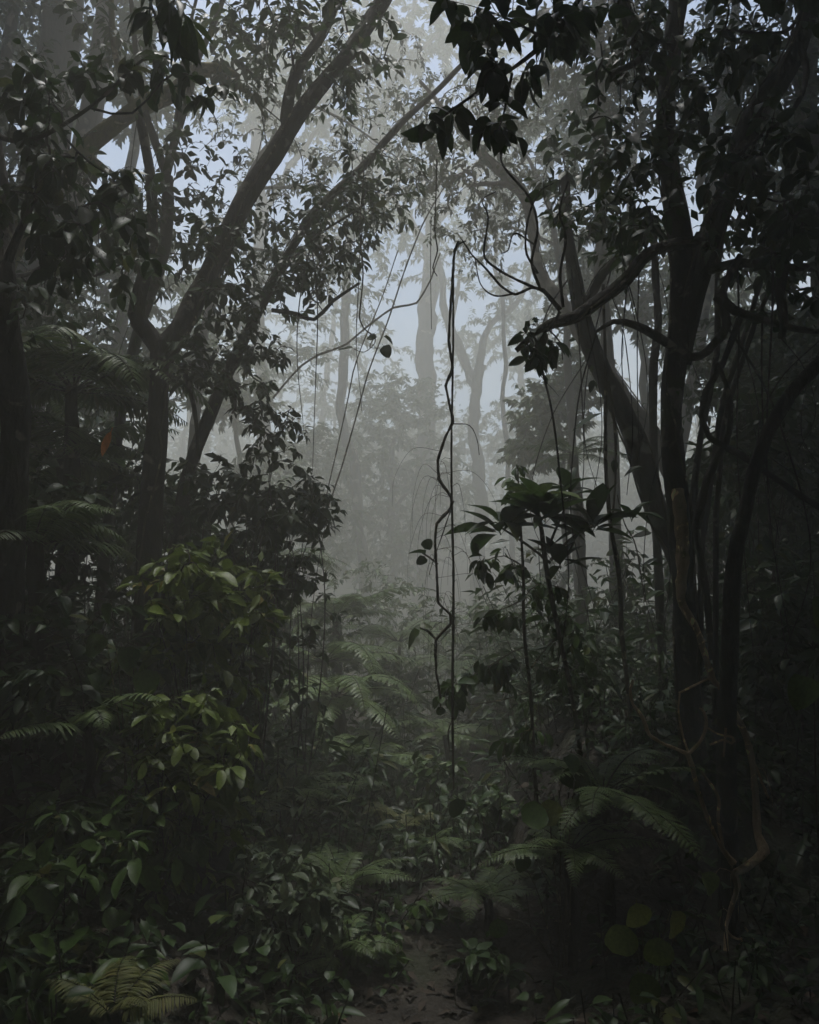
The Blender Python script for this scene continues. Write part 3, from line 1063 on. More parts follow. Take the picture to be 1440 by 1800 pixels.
# ------------------------------------------------------------------ trees of the right side
tree('tree', 'dark tree with a big crooked limb leaning to the upper right corner', 'tree',
     [[(1205, 1090, 4.2, 50), (1198, 1000, 4.2, 48), (1190, 880, 4.2, 48), (1184, 720, 4.2, 50), (1188, 610, 4.2, 52), (1192, 500, 4.2, 52),
       (1188, 400, 4.2, 48), (1170, 300, 4.2, 46), (1162, 210, 4.2, 44), (1175, 100, 4.2, 42), (1186, 0, 4.2, 40), (1190, -120, 4.2, 36)],
      [(1195, 640, 4.2, 52), (1212, 570, 4.15, 46), (1235, 480, 4.1, 46), (1252, 400, 4.1, 48), (1285, 310, 4.05, 50), (1308, 225, 4, 56), (1345, 172, 4, 50),
       (1378, 110, 3.95, 42), (1405, 20, 3.9, 38), (1425, -80, 3.9, 34)],
      [(1250, 425, 4.1, 34), (1190, 424, 4.1, 28), (1130, 440, 4.05, 26), (1085, 488, 4, 28), (1040, 520, 3.95, 26), (1000, 545, 3.9, 24),
       (960, 553, 3.85, 20), (925, 572, 3.8, 12), (895, 600, 3.8, 7)],
      [(1188, 612, 4.15, 20), (1152, 592, 4.1, 20), (1112, 576, 4.05, 18), (1075, 572, 4, 12), (1045, 590, 4, 7)],
      [(1192, 628, 4.15, 22), (1235, 626, 4.1, 18), (1262, 606, 4.05, 20), (1285, 575, 4, 22), (1275, 520, 4, 18), (1300, 460, 4, 14)],
      [(1168, 118, 4.1, 24), (1135, 92, 4, 26), (1112, 50, 4, 28), (1090, -10, 4, 26), (1070, -70, 4, 24)],
      [(1140, 95, 4, 20), (1108, 112, 3.95, 16), (1068, 122, 3.9, 12)],
      [(1262, 520, 4, 24), (1290, 545, 3.95, 20), (1340, 560, 3.9, 18), (1400, 575, 3.85, 14), (1460, 580, 3.8, 12)],
      [(1230, 480, 4.1, 24), (1300, 462, 4, 20), (1370, 466, 3.9, 18), (1450, 462, 3.8, 16)],
      [(1380, 470, 3.9, 20), (1368, 510, 3.85, 24), (1372, 560, 3.8, 20), (1365, 590, 3.8, 16)]],
     [(1080, 330, 3.9, 150, 110, 0.5, 41), (1220, 150, 3.9, 130, 100, 0.6, 34), (1090, 60, 3.9, 110, 80, 0.5, 30), (1330, 350, 3.9, 110, 130, 0.6, 38),
      (945, 610, 3.8, 40, 55, 0.15, 8), (1300, 60, 3.9, 110, 70, 0.5, 22), (1400, 480, 3.9, 80, 100, 0.5, 22)],
     size=0.09, leaf='ovate', per=7, seed=201, strands=18, creeper=60, droop=0.75, cap=300, minpx=14, sides=20, rough=0.09, bark='bark_dark')

tree('tree', 'smooth grey trunk leaning left behind the dark crooked tree', 'tree',
     [[(1212, 1060, 4.9, 44), (1188, 970, 4.9, 46), (1158, 885, 4.9, 48), (1128, 800, 4.95, 48), (1092, 712, 5, 46), (1062, 640, 5, 44),
       (1040, 575, 5, 40), (1022, 500, 5, 32), (1010, 420, 5, 24), (1005, 300, 5.1, 18)],
      [(1030, 540, 5, 22), (1060, 480, 5, 20), (1110, 440, 5.05, 16), (1160, 410, 5.1, 10)]],
     [(1030, 300, 5.1, 90, 110, 0.7, 56), (1110, 400, 5.1, 80, 60, 0.5, 34)],
     size=0.09, leaf='ovate', seed=202, strands=10, creeper=60, bark='bark_grey', cap=200, minpx=12, droop=0.6, sides=16, per=6, rough=0.05)

tree('tree', 'pale leaning trunk crossing low behind the grey leaning trunk', 'tree',
     [[(1215, 880, 8, 52), (1165, 800, 8, 46), (1110, 712, 8, 42), (1050, 630, 8.1, 36), (990, 535, 8.2, 30), (955, 470, 8.3, 24), (930, 360, 8.4, 22),
       (880, 300, 8.5, 20), (800, 215, 8.6, 14), (740, 150, 8.8, 9)],
      [(945, 420, 8.3, 16), (905, 330, 8.4, 14), (860, 315, 8.4, 10), (820, 320, 8.4, 7)]],
     [(840, 330, 8.5, 110, 90, 0.9, 135), (760, 260, 8.7, 90, 90, 0.9, 112), (880, 200, 8.6, 100, 90, 0.9, 102)],
     size=0.09, seed=203, creeper=60, bark='bark_pale', cap=220, minpx=11, droop=0.5, per=6)

tree('tree', 'straight thin tree right of centre top behind the hanging leaves', 'tree',
     [[(1075, 760, 9, 30), (1062, 500, 9, 27), (1052, 250, 9, 25), (1050, 60, 9, 22), (1050, -90, 9, 20)]],
     [(1030, 100, 9, 120, 110, 1.1, 179), (1130, 230, 9, 90, 110, 1.0, 134)], size=0.12, seed=204, strands=5, bark='bark_grey', cap=120, minpx=11)

tree('tree', 'pale thin tree seen between the dark crooked tree and its limb', 'tree',
     [[(1180, 900, 11, 28), (1235, 560, 11, 26), (1250, 330, 11, 26), (1268, 180, 11, 24), (1290, 20, 11, 20), (1300, -100, 11, 18)],
      [(1228, 330, 11, 18), (1262, 220, 11, 16), (1300, 130, 11, 12), (1330, 30, 11, 10)]],
     [(1280, 220, 11, 140, 130, 1.4, 246), (1200, 60, 11, 120, 90, 1.4, 157)], size=0.14, seed=205, bark='bark_pale', cap=140, minpx=11)

tree('tree', 'brown trunk leaning along the right edge of the photograph', 'tree',
     [[(1470, 900, 6.5, 66), (1465, 600, 6.5, 60), (1440, 330, 6.6, 52), (1418, 200, 6.7, 44), (1425, 60, 6.8, 38), (1450, -80, 6.8, 34)],
      [(1430, 180, 6.7, 16), (1385, 120, 6.7, 12), (1360, 40, 6.7, 9)]],
     [(1380, 140, 6.6, 100, 140, 0.8, 126), (1390, 420, 6.4, 90, 110, 0.7, 105), (1400, 640, 6.2, 90, 100, 0.6, 105)],
     size=0.125, seed=206, strands=9, bark='bark_grey', cap=240, minpx=12, droop=0.5)

tree('tree', 'lacy small-leaved tree spreading thin boughs over the clearing', 'tree',
     [[(335, 900, 10.5, 22), (350, 700, 10.5, 20), (385, 480, 10.5, 18), (430, 330, 10.6, 15), (500, 220, 10.7, 12), (580, 150, 10.8, 8), (660, 110, 11, 5)],
      [(430, 330, 10.6, 9), (520, 330, 10.7, 7), (610, 350, 10.8, 5), (690, 400, 11, 3)], [(400, 430, 10.5, 8), (470, 440, 10.6, 6), (560, 450, 10.8, 3)],
      [(540, 180, 10.8, 7), (640, 230, 11, 5), (740, 300, 11, 3)]],
     [(480, 260, 10.7, 120, 90, 1.2, 90), (610, 340, 10.8, 110, 70, 1.1, 80), (690, 180, 11, 110, 90, 1.2, 80), (740, 350, 11, 70, 70, 1, 45), (430, 440, 10.5, 90, 70, 1, 55),
      (560, 470, 10.8, 90, 50, 1, 45), (560, 90, 10.8, 110, 70, 1.1, 60)], size=0.095, per=10, seed=207, bark='bark_grey', cap=120, minpx=11, droop=0.35, twig_r=0.003)

tree('tree', 'lacy small-leaved tree behind the tangle of bare twigs', 'tree',
     [[(1010, 900, 12, 20), (1000, 700, 12, 18), (985, 500, 12, 16), (965, 380, 12, 12), (930, 280, 12, 8), (880, 220, 12, 5)],
      [(985, 480, 12, 9), (1040, 400, 12, 7), (1090, 330, 12, 4)], [(975, 430, 12, 8), (900, 400, 12, 6), (830, 410, 12, 3)]],
     [(930, 330, 12, 110, 80, 1.2, 75), (850, 430, 12, 80, 50, 1.1, 45), (1040, 420, 12, 90, 90, 1.2, 70), (960, 180, 12, 110, 70, 1.2, 60), (1000, 560, 12, 70, 60, 1, 40)],
     size=0.1, per=10, seed=208, bark='bark_grey', cap=90, minpx=11, droop=0.35, twig_r=0.003)

# ------------------------------------------------------------------ trees in the mist
fog = [
    # label, limbs, blobs, seed, bark, size
    ('broad misty trunk rising behind the hanging liana',
     [[(745, 900, 24, 66), (745, 700, 24, 60), (750, 560, 24, 56), (755, 430, 24, 48), (765, 330, 24, 36), (775, 240, 24, 20)],
      [(755, 450, 24, 26), (700, 360, 24, 20), (650, 280, 24, 12)], [(760, 400, 24, 24), (815, 330, 24, 18), (870, 260, 24, 10)]],
     [(700, 380, 24, 110, 120, 3, 110), (820, 290, 24, 140, 90, 3, 130), (650, 300, 24, 110, 80, 3, 80)], 301, 'bark_pale', 0.2),
    ('misty tree forking low into two bowed limbs right of the hanging liana',
     [[(840, 980, 17, 44), (835, 800, 17, 38), (832, 690, 17, 34), (838, 650, 17, 32)],
      [(836, 670, 17, 28), (800, 600, 17, 24), (778, 520, 17, 22), (765, 430, 17, 18), (730, 330, 17, 12)],
      [(838, 660, 17, 26), (865, 590, 17, 20), (905, 545, 17, 17), (940, 470, 17, 12), (960, 400, 17, 8)],
      [(835, 680, 17, 22), (815, 620, 17, 18), (800, 560, 17, 14), (815, 480, 17, 10)]],
     [(880, 520, 17, 90, 60, 2, 70), (790, 430, 17, 100, 70, 2, 70), (960, 430, 17, 90, 70, 2, 60)], 302, 'bark_dark', 0.16),
    ('thin vertical misty tree left of the hanging leaf sprig',
     [[(897, 860, 14, 16), (893, 700, 14, 14), (886, 560, 14, 13), (880, 450, 14, 12), (872, 300, 14, 10), (868, 150, 14, 8)]],
     [(880, 330, 14, 60, 80, 1.5, 50), (880, 150, 14, 120, 110, 2, 80)], 303, 'bark_grey', 0.14),
    ('round misty tree filling the middle of the picture',
     [[(690, 1080, 19, 26), (685, 930, 19, 22), (690, 820, 19, 16), (700, 740, 19, 10)],
      [(688, 920, 19, 14), (640, 850, 19, 10), (610, 790, 19, 6)], [(688, 900, 19, 14), (740, 840, 19, 9), (770, 780, 19, 6)]],
     [(700, 720, 19, 95, 75, 2.2, 150), (640, 830, 19, 95, 95, 2.2, 150), (760, 860, 19, 85, 95, 2.2, 130), (690, 960, 18.5, 120, 80, 2.2, 130)], 304, 'bark_dark', 0.17),
    ('small misty tree low left of the round misty tree',
     [[(530, 1080, 15, 22), (535, 950, 15, 18), (540, 840, 15, 12)], [(535, 930, 15, 10), (580, 870, 15, 7)]],
     [(540, 800, 15, 85, 75, 1.6, 100), (510, 920, 14.5, 90, 80, 1.6, 100), (590, 930, 15, 60, 80, 1.4, 70)], 305, 'bark_dark', 0.14),
    ('feathery greenish tree in mist beside the grey leaning trunk',
     [[(985, 1050, 10.5, 22), (975, 880, 10.5, 18), (965, 740, 10.5, 12), (960, 670, 10.5, 8)]],
     [(965, 720, 10.5, 75, 65, 1.0, 120), (930, 790, 10.5, 50, 45, 0.8, 60), (1020, 660, 10.5, 60, 60, 0.9, 70)], 306, 'bark_dark', 0.12),
    ('tall misty tree with lacy crown above left centre',
     [[(470, 1000, 20, 46), (462, 700, 20, 42), (458, 420, 20, 40), (455, 250, 20, 36), (470, 60, 20, 30)],
      [(458, 380, 20, 20), (540, 260, 20, 16), (620, 190, 20, 10)], [(458, 500, 20, 16), (540, 440, 20, 12), (600, 420, 20, 8)]],
     [(600, 450, 19, 110, 90, 2.4, 70), (520, 620, 18.5, 120, 80, 2.2, 60), (590, 200, 20, 140, 120, 2.6, 130), (440, 130, 20, 130, 120, 2.4, 120),
      (640, 560, 19, 80, 60, 2, 30)], 307, 'bark_pale', 0.18),
    ('misty tree with wide spread crown at top centre',
     [[(640, 1000, 13, 34), (600, 700, 13, 30), (610, 460, 13, 26), (650, 260, 13, 22), (700, 100, 13, 16), (740, -60, 13, 10)],
      [(640, 290, 13, 14), (570, 200, 13, 10), (500, 150, 13, 7)], [(690, 130, 13, 12), (770, 60, 13, 9)]],
     [(640, 60, 13, 140, 100, 1.8, 130), (500, 170, 13, 110, 90, 1.6, 90), (760, 60, 13, 110, 90, 1.6, 80), (700, 250, 13, 90, 70, 1.5, 50)], 308, 'bark_grey', 0.14),
    ('misty tree with fine leaves low at left between the slim trunks',
     [[(400, 980, 12, 20), (405, 800, 12, 17), (415, 640, 12, 14), (420, 520, 12, 9)]],
     [(410, 690, 12, 80, 80, 1.3, 100), (470, 850, 12, 80, 80, 1.3, 90), (370, 560, 12, 70, 80, 1.2, 70)], 309, 'bark_dark', 0.13),
    ('misty tree with drooping crown above the grey leaning trunk',
     [[(1150, 900, 13, 26), (1120, 620, 13, 24), (1110, 380, 13, 22), (1115, 180, 13, 18), (1120, 0, 13, 14)]],
     [(1020, 480, 12.5, 80, 90, 1.5, 70), (1130, 500, 12.5, 110, 120, 1.6, 120), (1000, 200, 13, 110, 120, 1.6, 100), (1250, 560, 12, 110, 140, 1.6, 120)], 310, 'bark_pale', 0.14),
    ('grey tree with dark hanging crown behind the mossy arching limb', 
     [[(200, 950, 13, 34), (205, 650, 13, 30), (230, 380, 13, 26), (250, 180, 13, 22), (262, 0, 13, 18)],
      [(228, 400, 13, 14), (160, 330, 13, 10), (110, 300, 13, 7)]],
     [(180, 480, 13, 160, 130, 1.8, 150), (250, 120, 13, 130, 130, 1.7, 110), (60, 120, 13, 90, 130, 1.5, 80), (100, 700, 12, 140, 130, 1.6, 140), (300, 640, 12, 90, 90, 1.4, 80)],
     311, 'bark_grey', 0.14),
    ('far lacy tree behind the looping vine left of centre',
     [[(560, 1000, 27, 26), (565, 800, 27, 22), (575, 640, 27, 18), (590, 520, 27, 12)]],
     [(560, 560, 27, 100, 90, 3, 60), (650, 640, 27, 90, 70, 3, 70), (480, 680, 26, 90, 90, 3, 60), (620, 740, 27, 100, 70, 3, 100)], 313, 'bark_grey', 0.22),
    ('far lacy tree right of the broad misty trunk',
     [[(930, 1000, 26, 26), (925, 800, 26, 22), (915, 640, 26, 16), (900, 520, 26, 10)]],
     [(900, 600, 26, 100, 80, 3, 110), (860, 760, 26, 90, 80, 3, 100), (980, 560, 26, 90, 90, 3, 90), (800, 620, 27, 70, 70, 3, 60)], 314, 'bark_grey', 0.22),
    ('dense shadowy tree filling the gap at the right edge',
     [[(1390, 1050, 8, 34), (1385, 820, 8, 30), (1370, 600, 8, 24), (1380, 420, 8, 16)]],
     [(1380, 640, 8, 130, 120, 1.2, 150), (1330, 850, 7.5, 110, 110, 1.1, 130), (1430, 300, 8, 90, 150, 1.1, 90), (1420, 980, 7, 110, 110, 1.1, 110)], 312, 'bark_dark', 0.13),
]
FAR = {301: 1.3, 302: 1.75, 303: 1.7, 304: 1.45, 305: 1.55, 306: 1.25, 307: 1.25, 308: 1.85, 309: 1.45, 310: 1.15, 313: 1.45, 314: 1.45}
for lab, limbs, blobs, seed, bark, size in fog:
    k = FAR.get(seed, 1.0)
    limbs = [[(x, y, d * k, wd * (0.75 if k > 1 else 0.9)) for x, y, d, wd in sp] for sp in limbs]
    blobs = [(cx, cy, d * k, rx, ry, rd * k, n) for cx, cy, d, rx, ry, rd, n in blobs]
    size *= (0.5 + 0.5 * k) * 1.05
    blobs = [(*b[:6], int(b[6] * (0.8 if seed in (301, 302, 307, 313, 314) else 1.9 if seed in (310, 311, 312) else 1.4))) for b in blobs]
    tree('tree', lab, 'tree', limbs, blobs, size=size, per=18, seed=seed, lod=1, bark=bark, wob=0.08, step=0.4, cap=0, sides=10, twig_r=0.004, droop=0.4,
         mat='leaf_mid', t0=0.1, crown_from=0.5, group='trees standing in the mist')
# ------------------------------------------------------------------ lianas and hanging vines
vine('liana', 'knobbly zigzag liana hanging in the clearing with fine aerial roots', 'liana',
     [(806, 425, 3.75, 6.2), (799, 440, 3.85, 6.2), (794, 520, 4, 6.2), (790, 600, 4, 6.2), (797, 648, 4, 7.0), (785, 680, 4, 6.2),
      (792, 712, 4, 6.2), (799, 742, 3.98, 7.0), (786, 768, 3.97, 6.2), (773, 810, 3.95, 7.0), (775, 842, 3.95, 7.0), (797, 874, 3.95, 7.8), (796, 892, 3.95, 7.0),
      (770, 920, 3.95, 7.0), (767, 955, 3.95, 6.2), (770, 1005, 3.95, 6.2), (773, 1060, 3.95, 6.2), (794, 1080, 3.95, 6.2), (795, 1096, 3.95, 6.2), (768, 1125, 3.95, 7.0),
      (769, 1180, 3.95, 6.2), (776, 1218, 3.95, 5.4), (778, 1245, 3.95, 3.9)],
     'vine', 401, roots=34, root_len=0.3, root_range=(0.45, 0.95),
     leaves=[(752, 975, 3.95, 0.10, 160, -.2), (745, 968, 3.95, 0.075, 60, .2), (748, 975, 3.95, 0.07, 235, .1),
             (742, 1105, 3.95, 0.12, 215, -.1), (738, 1104, 3.95, 0.07, 20, .2), (778, 1240, 3.95, 0.06, 250, 0)],
     extra=[[(770, 992, 3.95, 5.4), (755, 980, 3.95, 4.3), (742, 972, 3.95, 3.2)], [(768, 1125, 3.95, 6.5), (752, 1110, 3.95, 5.4), (738, 1104, 3.95, 3.2)],
            [(796, 745, 3.98, 3.2), (825, 748, 3.9, 2.2), (838, 772, 3.9, 2.2), (842, 800, 3.9, 1.1)], [(798, 880, 3.95, 3.2), (760, 990, 3.9, 2.2), (755, 1010, 3.9, 1.1)]],
     wob=0.004, tension=0.15, rough=0.25)
vine('vine', 'straight thin vine hanging plumb beside the zigzag liana', 'vine',
     [(818, 424, 3.72, 3.4), (804, 432, 3.8, 4.3), (797, 470, 3.85, 4.9), (797, 700, 3.85, 4.9), (796, 900, 3.85, 5.4), (797, 1100, 3.85, 6.5), (799, 1260, 3.85, 6.5), (801, 1395, 3.85, 4.3)],
     'vine', 402, roots=10, root_len=0.25, root_range=(0.4, 0.8), wob=0.008,
     leaves=[(803, 1398, 3.85, 0.12, 268, 0), (808, 1395, 3.85, .05, 30, 0)],
     extra=[[(799, 1260, 3.85, 4.3), (788, 1285, 3.8, 3.2), (790, 1320, 3.8, 2.2)]])
vine('vine', 'long taut vine slanting down to the left across the mist', 'vine',
     [(780, 330, 8, 3), (742, 395, 7.8, 3.5), (690, 535, 7.6, 3.5), (650, 645, 7.4, 3.5), (600, 815, 7.2, 3.5), (550, 950, 7, 3.5), (482, 1140, 6.8, 4)], 'vine', 403, wob=0.01, step=.1)
vine('vine', 'steeper taut vine running close behind the long slanting vine', 'vine',
     [(700, 440, 8.2, 2.5), (655, 560, 8, 2.5), (622, 650, 7.8, 3), (592, 800, 7.6, 3), (562, 920, 7.4, 3), (488, 1135, 7, 3.5)], 'vine', 404, wob=0.012, step=.1)
vine('vine', 'short vine with a few dark leaves dangling at left centre', 'vine',
     [(640, 300, 5, 3), (633, 400, 5, 3), (638, 480, 5, 3.5), (633, 555, 5, 3.5), (642, 575, 5, 3), (660, 588, 5, 3)], 'vine', 405,
     leaves=[(660, 584, 5, 0.075, 230, 0), (672, 590, 5, 0.09, 330, .1), (672, 605, 5, 0.10, 300, 0), (625, 612, 5, 0.13, 180, 0.1)],
     extra=[[(660, 588, 5, 3), (658, 604, 5, 2), (640, 618, 5, 2), (622, 612, 5, 1.5)], [(660, 590, 5, 3), (650, 610, 5, 2), (668, 612, 5, 1.5)]])
vine('vine', 'thin looping vine crossing the bright gap left of centre', 'vine',
     [(480, 700, 9, 5), (530, 645, 9, 5), (560, 625, 9, 5), (610, 608, 9, 5), (650, 578, 9, 5), (690, 548, 9, 5), (730, 540, 9, 4.5), (755, 500, 9, 4), (772, 450, 9, 3)], 'vine', 406, wob=0.02, step=.1)
vine('vine', 'thin bare vine hanging left of the zigzag liana near the top', 'vine',
     [(768, 280, 4.6, 3), (766, 400, 4.6, 3), (772, 440, 4.6, 3.5), (764, 470, 4.6, 3), (772, 485, 4.6, 2)], 'vine', 407,
     extra=[[(758, 380, 4.6, 2), (757, 480, 4.6, 1.5), (757, 580, 4.6, 1)]])
vine('liana', 'slim forked liana with few leaves hanging before the grey leaning trunk', 'liana',
     [(1060, 500, 4.6, 7), (1066, 600, 4.6, 7), (1068, 680, 4.6, 8), (1067, 800, 4.55, 9), (1072, 920, 4.5, 10), (1084, 1010, 4.5, 11), (1088, 1100, 4.5, 11), (1098, 1200, 4.4, 10), (1110, 1330, 4.3, 9)],
     'vine', 408, wob=0.012, leaf='ovate',
     extra=[[(1070, 670, 4.6, 5), (1083, 760, 4.6, 6), (1086, 860, 4.6, 5), (1082, 930, 4.55, 6)], [(1085, 870, 4.6, 3), (1100, 920, 4.6, 3), (1120, 960, 4.6, 3), (1136, 1060, 4.6, 3)]],
     leaves=[(1045, 665, 4.6, .09, 250, 0), (1090, 800, 4.6, .07, 10, 0), (1078, 805, 4.6, .09, 280, 0), (1066, 722, 4.55, .24, 205, -.1), (1135, 820, 4.6, .14, 195, 0),
             (1150, 935, 4.5, .13, 190, 0), (1160, 980, 4.5, .12, 200, 0)])
vine('liana', 'thick dark liana arching down from the right edge', 'liana',
     [(1480, 610, 3.4, 30), (1436, 642, 3.4, 31), (1390, 690, 3.4, 31), (1352, 755, 3.4, 31), (1326, 830, 3.4, 32), (1310, 900, 3.4, 32), (1296, 960, 3.4, 33), (1288, 1030, 3.4, 36), (1280, 1160, 3.45, 40), (1275, 1330, 3.5, 44)],
     'bark_dark', 409, ground=True, sides=14, step=.06, wob=0.008, rough=0.06)
vine('liana', 'looping branch-like liana between the crooked tree and the arching liana', 'liana',
     [(1300, 560, 3.9, 14), (1270, 640, 3.9, 14), (1240, 690, 3.9, 14), (1232, 735, 3.85, 14), (1245, 772, 3.8, 14), (1275, 790, 3.8, 15), (1320, 815, 3.75, 15), (1380, 855, 3.7, 14), (1450, 900, 3.6, 14)],
     'bark_dark', 410, sides=10, step=.05, wob=0.008, extra=[[(1275, 788, 3.8, 14), (1284, 740, 3.8, 12), (1280, 690, 3.8, 12), (1262, 640, 3.85, 10)], [(1270, 790, 3.8, 16), (1240, 850, 3.8, 20), (1222, 930, 3.85, 22)]])
for k, (lab, sp) in enumerate([
        ('upright dark stem just right of the crooked trunk', [(1240, 1040, 4.4, 16), (1222, 900, 4.4, 16), (1238, 760, 4.4, 15), (1256, 620, 4.4, 14), (1262, 480, 4.4, 12), (1300, 300, 4.4, 9)]),
        ('slanting dark stem crossing behind the looping liana', [(1228, 980, 4.6, 14), (1245, 840, 4.6, 14), (1272, 700, 4.6, 13), (1310, 590, 4.6, 12), (1345, 480, 4.6, 10), (1420, 330, 4.6, 8)]),
        ('thin stem rising left of the crooked trunk', [(1160, 900, 5.6, 20), (1152, 790, 5.6, 19), (1150, 660, 5.6, 20), (1158, 560, 5.6, 18), (1150, 380, 5.6, 14)]),
        ('crooked stem leaning right above the arching liana', [(1262, 900, 4.2, 13), (1290, 700, 4.2, 12), (1330, 560, 4.2, 11), (1400, 420, 4.2, 10), (1470, 330, 4.2, 8)])]):
    vine('sapling', lab, 'sapling', sp[::-1], 'bark_dark', 420 + k, wob=0.015, step=.06, sides=9, ground=True)
vine('liana', 'mossy tan aerial root snaking down the dark right bank', 'liana',
     [(1192, 860, 3.75, 32.5), (1200, 960, 3.70, 27.5), (1196, 1055, 3.65, 22.5), (1224, 1108, 3.63, 14.0), (1243, 1165, 3.62, 14.0), (1252, 1195, 3.62, 14.5), (1276, 1222, 3.62, 14.5), (1308, 1288, 3.62, 14.0),
      (1322, 1335, 3.6, 14.0), (1329, 1400, 3.58, 16.2), (1334, 1470, 3.53, 17.5), (1344, 1502, 3.47, 22.5), (1318, 1526, 3.42, 16.2), (1290, 1541, 3.36, 17.5), (1296, 1562, 3.36, 13.8), (1284, 1600, 3.36, 11.2), (1275, 1632, 3.36, 7.5), (1274, 1675, 3.30, 10.0)],
     'vine_pale', 430, sides=9, wob=0.004, roots=6, root_len=.12, root_range=(.6, .98), rough=0.18,
     extra=[[(1326, 1340, 3.61, 6.2), (1340, 1375, 3.58, 6.2), (1352, 1403, 3.58, 5.0)], [(1276, 1632, 3.36, 5.0), (1288, 1647, 3.36, 5.0), (1305, 1650, 3.36, 5.0), (1318, 1640, 3.36, 6.2)],
            [(1310, 1630, 3.36, 3.8), (1330, 1660, 3.36, 3.8), (1336, 1695, 3.36, 2.5)], [(1318, 1640, 3.36, 3.8), (1295, 1672, 3.36, 2.5), (1325, 1690, 3.36, 2.5)]])
vine('vine', 'reddish tan vine curling in hooks on the right bank', 'vine',
     [(1113, 1195, 3.36, 6.2), (1108, 1215, 3.36, 7.5), (1113, 1238, 3.36, 7.5), (1130, 1262, 3.36, 10.0), (1142, 1292, 3.36, 8.8), (1165, 1308, 3.36, 7.5), (1208, 1326, 3.36, 10.0), (1218, 1350, 3.36, 12.5), (1228, 1392, 3.36, 11.2), (1248, 1448, 3.36, 10.0), (1268, 1490, 3.36, 10.0), (1290, 1520, 3.36, 17.5)],
     'vine_pale', 431, wob=0.003, step=.02,
     extra=[[(1210, 1326, 3.36, 7.5), (1232, 1302, 3.36, 7.5), (1242, 1275, 3.36, 8.8), (1238, 1252, 3.36, 6.2), (1230, 1245, 3.36, 3.8)], [(1242, 1278, 3.36, 5.0), (1262, 1290, 3.36, 3.8), (1288, 1296, 3.36, 6.2), (1286, 1306, 3.36, 6.2), (1272, 1300, 3.36, 5.0), (1248, 1308, 3.36, 5.0)],
            [(1195, 1220, 3.42, 3.8), (1193, 1250, 3.42, 5.0), (1200, 1290, 3.42, 5.0), (1212, 1326, 3.36, 5.0)], [(1194, 1218, 3.42, 5.0), (1230, 1200, 3.47, 5.0), (1248, 1192, 3.47, 3.8)],
            [(1232, 1355, 3.36, 6.2), (1262, 1400, 3.36, 7.5), (1262, 1440, 3.36, 7.5), (1272, 1495, 3.36, 7.5)], [(1276, 1280, 3.36, 6.2), (1272, 1330, 3.36, 3.8)]])
vine('branch', 'tangle of bare twisted twigs curving left of the right trees', 'branch',
     [(985, 545, 3.8, 12), (955, 510, 3.8, 9), (935, 505, 3.8, 7), (905, 516, 3.75, 6), (880, 500, 3.75, 6), (855, 470, 3.7, 5), (830, 445, 3.7, 4), (812, 418, 3.7, 3)], 'twig', 440, wob=0.004, step=.02,
     extra=[[(955, 512, 3.8, 8), (900, 488, 3.8, 6), (860, 462, 3.75, 6), (850, 440, 3.7, 5), (858, 380, 3.7, 4), (848, 350, 3.7, 3), (872, 335, 3.7, 3)],
            [(950, 510, 3.8, 7), (935, 460, 3.75, 7), (945, 400, 3.7, 6), (930, 345, 3.7, 6), (885, 290, 3.7, 5), (882, 262, 3.7, 5), (897, 215, 3.7, 4)],
            [(945, 480, 3.8, 6), (925, 440, 3.7, 5), (930, 380, 3.7, 5), (950, 335, 3.7, 4), (975, 320, 3.7, 3)],
            [(990, 540, 3.8, 8), (985, 480, 3.75, 7), (995, 420, 3.7, 6), (985, 370, 3.7, 5), (1000, 320, 3.7, 4)],
            [(905, 516, 3.75, 5), (870, 520, 3.7, 4), (845, 500, 3.7, 3), (835, 455, 3.7, 2.5)],
            [(940, 430, 3.7, 5), (905, 410, 3.7, 4), (893, 440, 3.7, 3), (880, 445, 3.7, 2.5)]])

# ------------------------------------------------------------------ overhanging sprays of big leaves close to the camera


def spray(name, label, limbs, blobs, **k):
    return tree(name, label, 'branch', limbs, blobs, ground=False, names=['stem'] + ['twig'] * 20, **k)


spray('leafy_branch', 'black spray of big drooping leaves hanging at top centre right',
      [[(1083, -30, 4.0, 20), (1060, -40, 3.6, 18), (1030, -20, 3.2, 16), (960, 70, 3.05, 12), (900, 130, 3, 9), (840, 175, 3, 7), (780, 215, 3, 5), (745, 245, 3, 4)],
       [(960, 70, 3.05, 8), (900, 40, 3, 6), (840, 20, 3, 4)], [(900, 130, 3, 7), (890, 190, 3, 5), (880, 230, 3, 3)]],
      [(880, 90, 3, 110, 90, 0.35, 15), (780, 215, 3, 55, 45, 0.15, 4), (980, 30, 3, 110, 70, 0.35, 12), (830, 10, 3, 80, 30, .3, 4), (900, 210, 3, 60, 40, .2, 4)],
      size=0.1, leaf='ovate', per=7, seed=501, droop=0.8, cap=300, minpx=14, bark='twig', crown_from=0.3)
spray('leafy_branch', 'spray of long pointed leaves dangling at the top left edge',
      [[(-28, 190, 3.7, 14), (-20, -40, 3.5, 13), (80, -150, 3.2, 12), (200, -140, 3, 10), (250, -50, 3, 7), (275, 10, 3, 5), (290, 50, 3, 3)], [(250, -50, 3, 5), (300, -20, 3, 4), (320, 10, 3, 3)]],
      [(290, 10, 3, 50, 40, 0.15, 9)], size=0.15, leaf='lance', per=5, seed=502, droop=1.3, cap=80, minpx=14, bark='twig')
